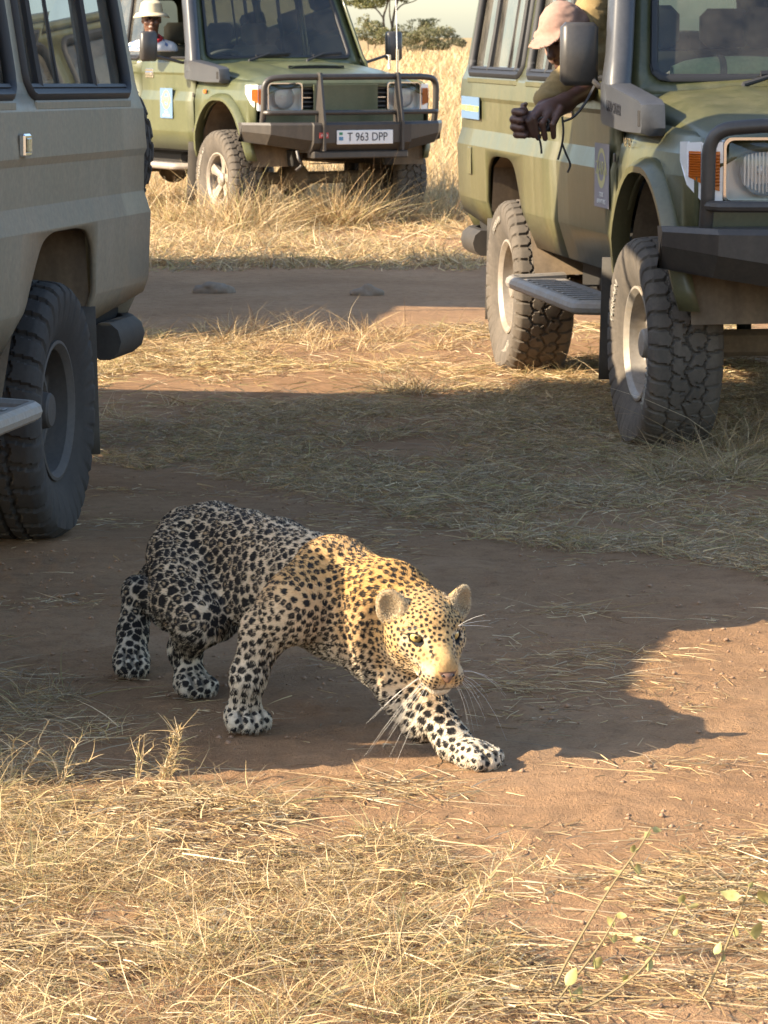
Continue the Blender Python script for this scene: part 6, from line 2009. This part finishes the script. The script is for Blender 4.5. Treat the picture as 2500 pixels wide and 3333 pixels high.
for px, py, sz, lb in ((690, 955, .075, 'brown stone on the shaded track, left one of two'), (1190, 960, .055, 'small brown stone on the shaded track, right one of two')):
    c = at(px, py, ground_y(py)); S = Sdf(c - .3, c + .3, .014); S.ell(c + (0, 0, .01), (sz * 1.7, sz, sz * .75), None, .03); S.ell(c + (sz, .02, 0), (sz, sz * .8, sz * .5), None, .03); cloth_noise(S, 14, .05)
    V, Qd = S.surface(0); o = np.array([c[0], c[1], 0]); me = np_mesh('stone', V - o, Qd); ob = link('stone', me, M['stone']); ob.location = tuple(o); tag(ob, lb, 'stone', 'stones on the track')

# ------------------------------------------------------------------ trees on the skyline
def leafy(name, blobs, n, size, cols, parent, origin):
    w = np.array([b[3] * b[4] * b[5] for b in blobs]) ** .8; w /= w.sum()
    k = rng.choice(len(blobs), n, p=w); B = np.array(blobs)[k]
    v = rng.normal(0, 1, (n, 3)); v /= np.linalg.norm(v, axis=1, keepdims=True)
    rad = rng.uniform(.25, 1, (n, 1)) ** .5
    p = B[:, :3] + v * rad * B[:, 3:6]
    keep = fbm(p, .9, 5, 3) > .44
    p = p[keep]; m_ = len(p)
    a = rng.normal(0, 1, (m_, 3)); a /= np.linalg.norm(a, axis=1, keepdims=True); b_ = np.cross(a, rng.normal(0, 1, (m_, 3))); b_ /= np.linalg.norm(b_, axis=1, keepdims=True)
    s_ = rng.uniform(.5, 1.4, (m_, 1)) * size
    V = np.stack([p - a * s_, p - b_ * s_ * .5, p + a * s_, p + b_ * s_ * .5], 1).reshape(-1, 3)
    F = np.arange(4 * m_).reshape(-1, 4)
    cl = np.array(cols)[rng.integers(0, len(cols), m_)] * rng.uniform(.75, 1.25, (m_, 1))
    me = np_mesh(name, V - origin, F); vcol(me, np.repeat(cl, 4, 0))
    return link(name, me, M['grass'], parent)
TCOL = [(.15, .155, .055), (.19, .19, .07), (.12, .13, .05), (.22, .205, .09)]
BCOL = [(.16, .16, .075), (.20, .19, .09), (.24, .21, .12), (.13, .135, .06)]
M['bark'] = dusty('grey_brown_bark', (.085, .065, .05), (.14, .11, .08), .9, .4, bumpy=.5)
D = 280.0
def limb(mb, pts, r0, r1, n=6):
    P = spline([at(x, y, D + dz) for x, y, dz in pts], 4); mb.tube(P, [r0 + (r1 - r0) * i / (len(P) - 1) for i in range(len(P))], n)
def tree(name, label, basepx, limbs, blobs_px, n, size, cols, cat):
    o = at(basepx[0], basepx[1], D)
    root = tag(empty(name, tuple(o)), label, cat)
    mb = MB()
    for pts, r0, r1 in limbs: limb(mb, pts, r0, r1)
    mb.v = [tuple(np.array(p) - o) for p in mb.v]
    mb.build('trunk', M['bark'], root, smooth=True)
    bl = [(*at(x, y, D + dz), rx / (FPX / D), rx / (FPX / D) * .9, rz / (FPX / D)) for x, y, dz, rx, rz in blobs_px]
    leafy('crown', bl, n, size, cols, root, o)
tree('acacia_tree', 'flat topped acacia with forked trunks on the skyline', (1268, 168),
     [([(1258, 175, 0), (1256, 120, 0), (1248, 60, 0), (1262, 10, 0), (1275, -60, 0)], .14, .07), ([(1272, 175, 0), (1276, 100, .3), (1284, 40, .5), (1300, -10, .5), (1330, -70, 0)], .16, .07),
      ([(1250, 62, 0), (1225, 30, 0), (1190, 8, 0), (1160, -10, 0)], .08, .04), ([(1284, 40, .5), (1310, 15, 1), (1345, 5, 1), (1390, -20, 0)], .07, .03), ([(1264, 5, 0), (1240, -30, -1), (1215, -70, -1)], .06, .03), ([(1276, 90, .3), (1268, 40, -.5), (1270, -20, -1)], .08, .04)],
     [(1175, 14, 0, 46, 16), (1215, 8, 1, 50, 20), (1150, 2, 0, 45, 18), (1240, -10, 0, 40, 18), (1300, -12, 1, 40, 14), (1240, -40, -1, 70, 26), (1300, -50, 0, 75, 28), (1350, -30, 1, 60, 20), (1400, -45, 0, 50, 18), (1195, 18, -1, 22, 9), (1200, -60, 2, 70, 24), (1320, 0, 1.5, 24, 8)], 15000, .10, TCOL, 'tree')
tree('thorn_bush', 'wide green thorn bush right of the acacia trunks', (1380, 172),
     [([(1340, 178, 0), (1360, 120, 0), (1400, 85, 0)], .07, .03), ([(1330, 178, 0), (1310, 120, 0), (1290, 90, 0)], .06, .03), ([(1390, 178, 0), (1420, 130, 0), (1455, 100, 0)], .06, .02)],
     [(1310, 95, 0, 34, 18), (1360, 80, 1, 42, 20), (1410, 80, 0, 42, 22), (1450, 100, -1, 34, 20), (1390, 115, -2, 60, 26), (1330, 130, -2, 44, 24), (1470, 125, 0, 30, 16), (1420, 145, -2, 50, 20)], 10000, .085, BCOL, 'bush')
tree('thorn_bush', 'pale green bush left of the acacia trunks', (1190, 160),
     [([(1200, 170, 0), (1195, 120, 0), (1180, 80, 0)], .06, .02), ([(1215, 170, 0), (1230, 120, 0), (1225, 80, 0)], .06, .02)],
     [(1180, 75, 0, 26, 22), (1215, 90, 0, 38, 24), (1170, 110, -1, 42, 22), (1225, 125, -1, 40, 22), (1130, 122, 0, 28, 14), (1190, 55, 0, 14, 12), (1250, 110, -1, 26, 22)], 8000, .085, [(c[0] * 1.15, c[1] * 1.15, c[2] * 1.1) for c in BCOL], 'bush')
tree('thorn_bush', 'low bush at the far left of the skyline beside the windscreen', (1100, 150), [([(1100, 155, 0), (1098, 130, 0)], .04, .02)], [(1105, 120, 0, 22, 10), (1080, 124, 0, 22, 9), (1135, 130, 0, 20, 9)], 2600, .08, BCOL, 'bush')
tree('thorn_bush', 'dark low bush under the wide bush near the right vehicle', (1465, 160), [([(1465, 165, 0), (1468, 140, 0)], .04, .02)], [(1450, 150, -3, 24, 14), (1490, 140, -3, 30, 18), (1350, 158, -4, 40, 12), (1290, 155, -4, 34, 12)], 3600, .08, [(.11, .11, .06), (.15, .14, .08)], 'bush')
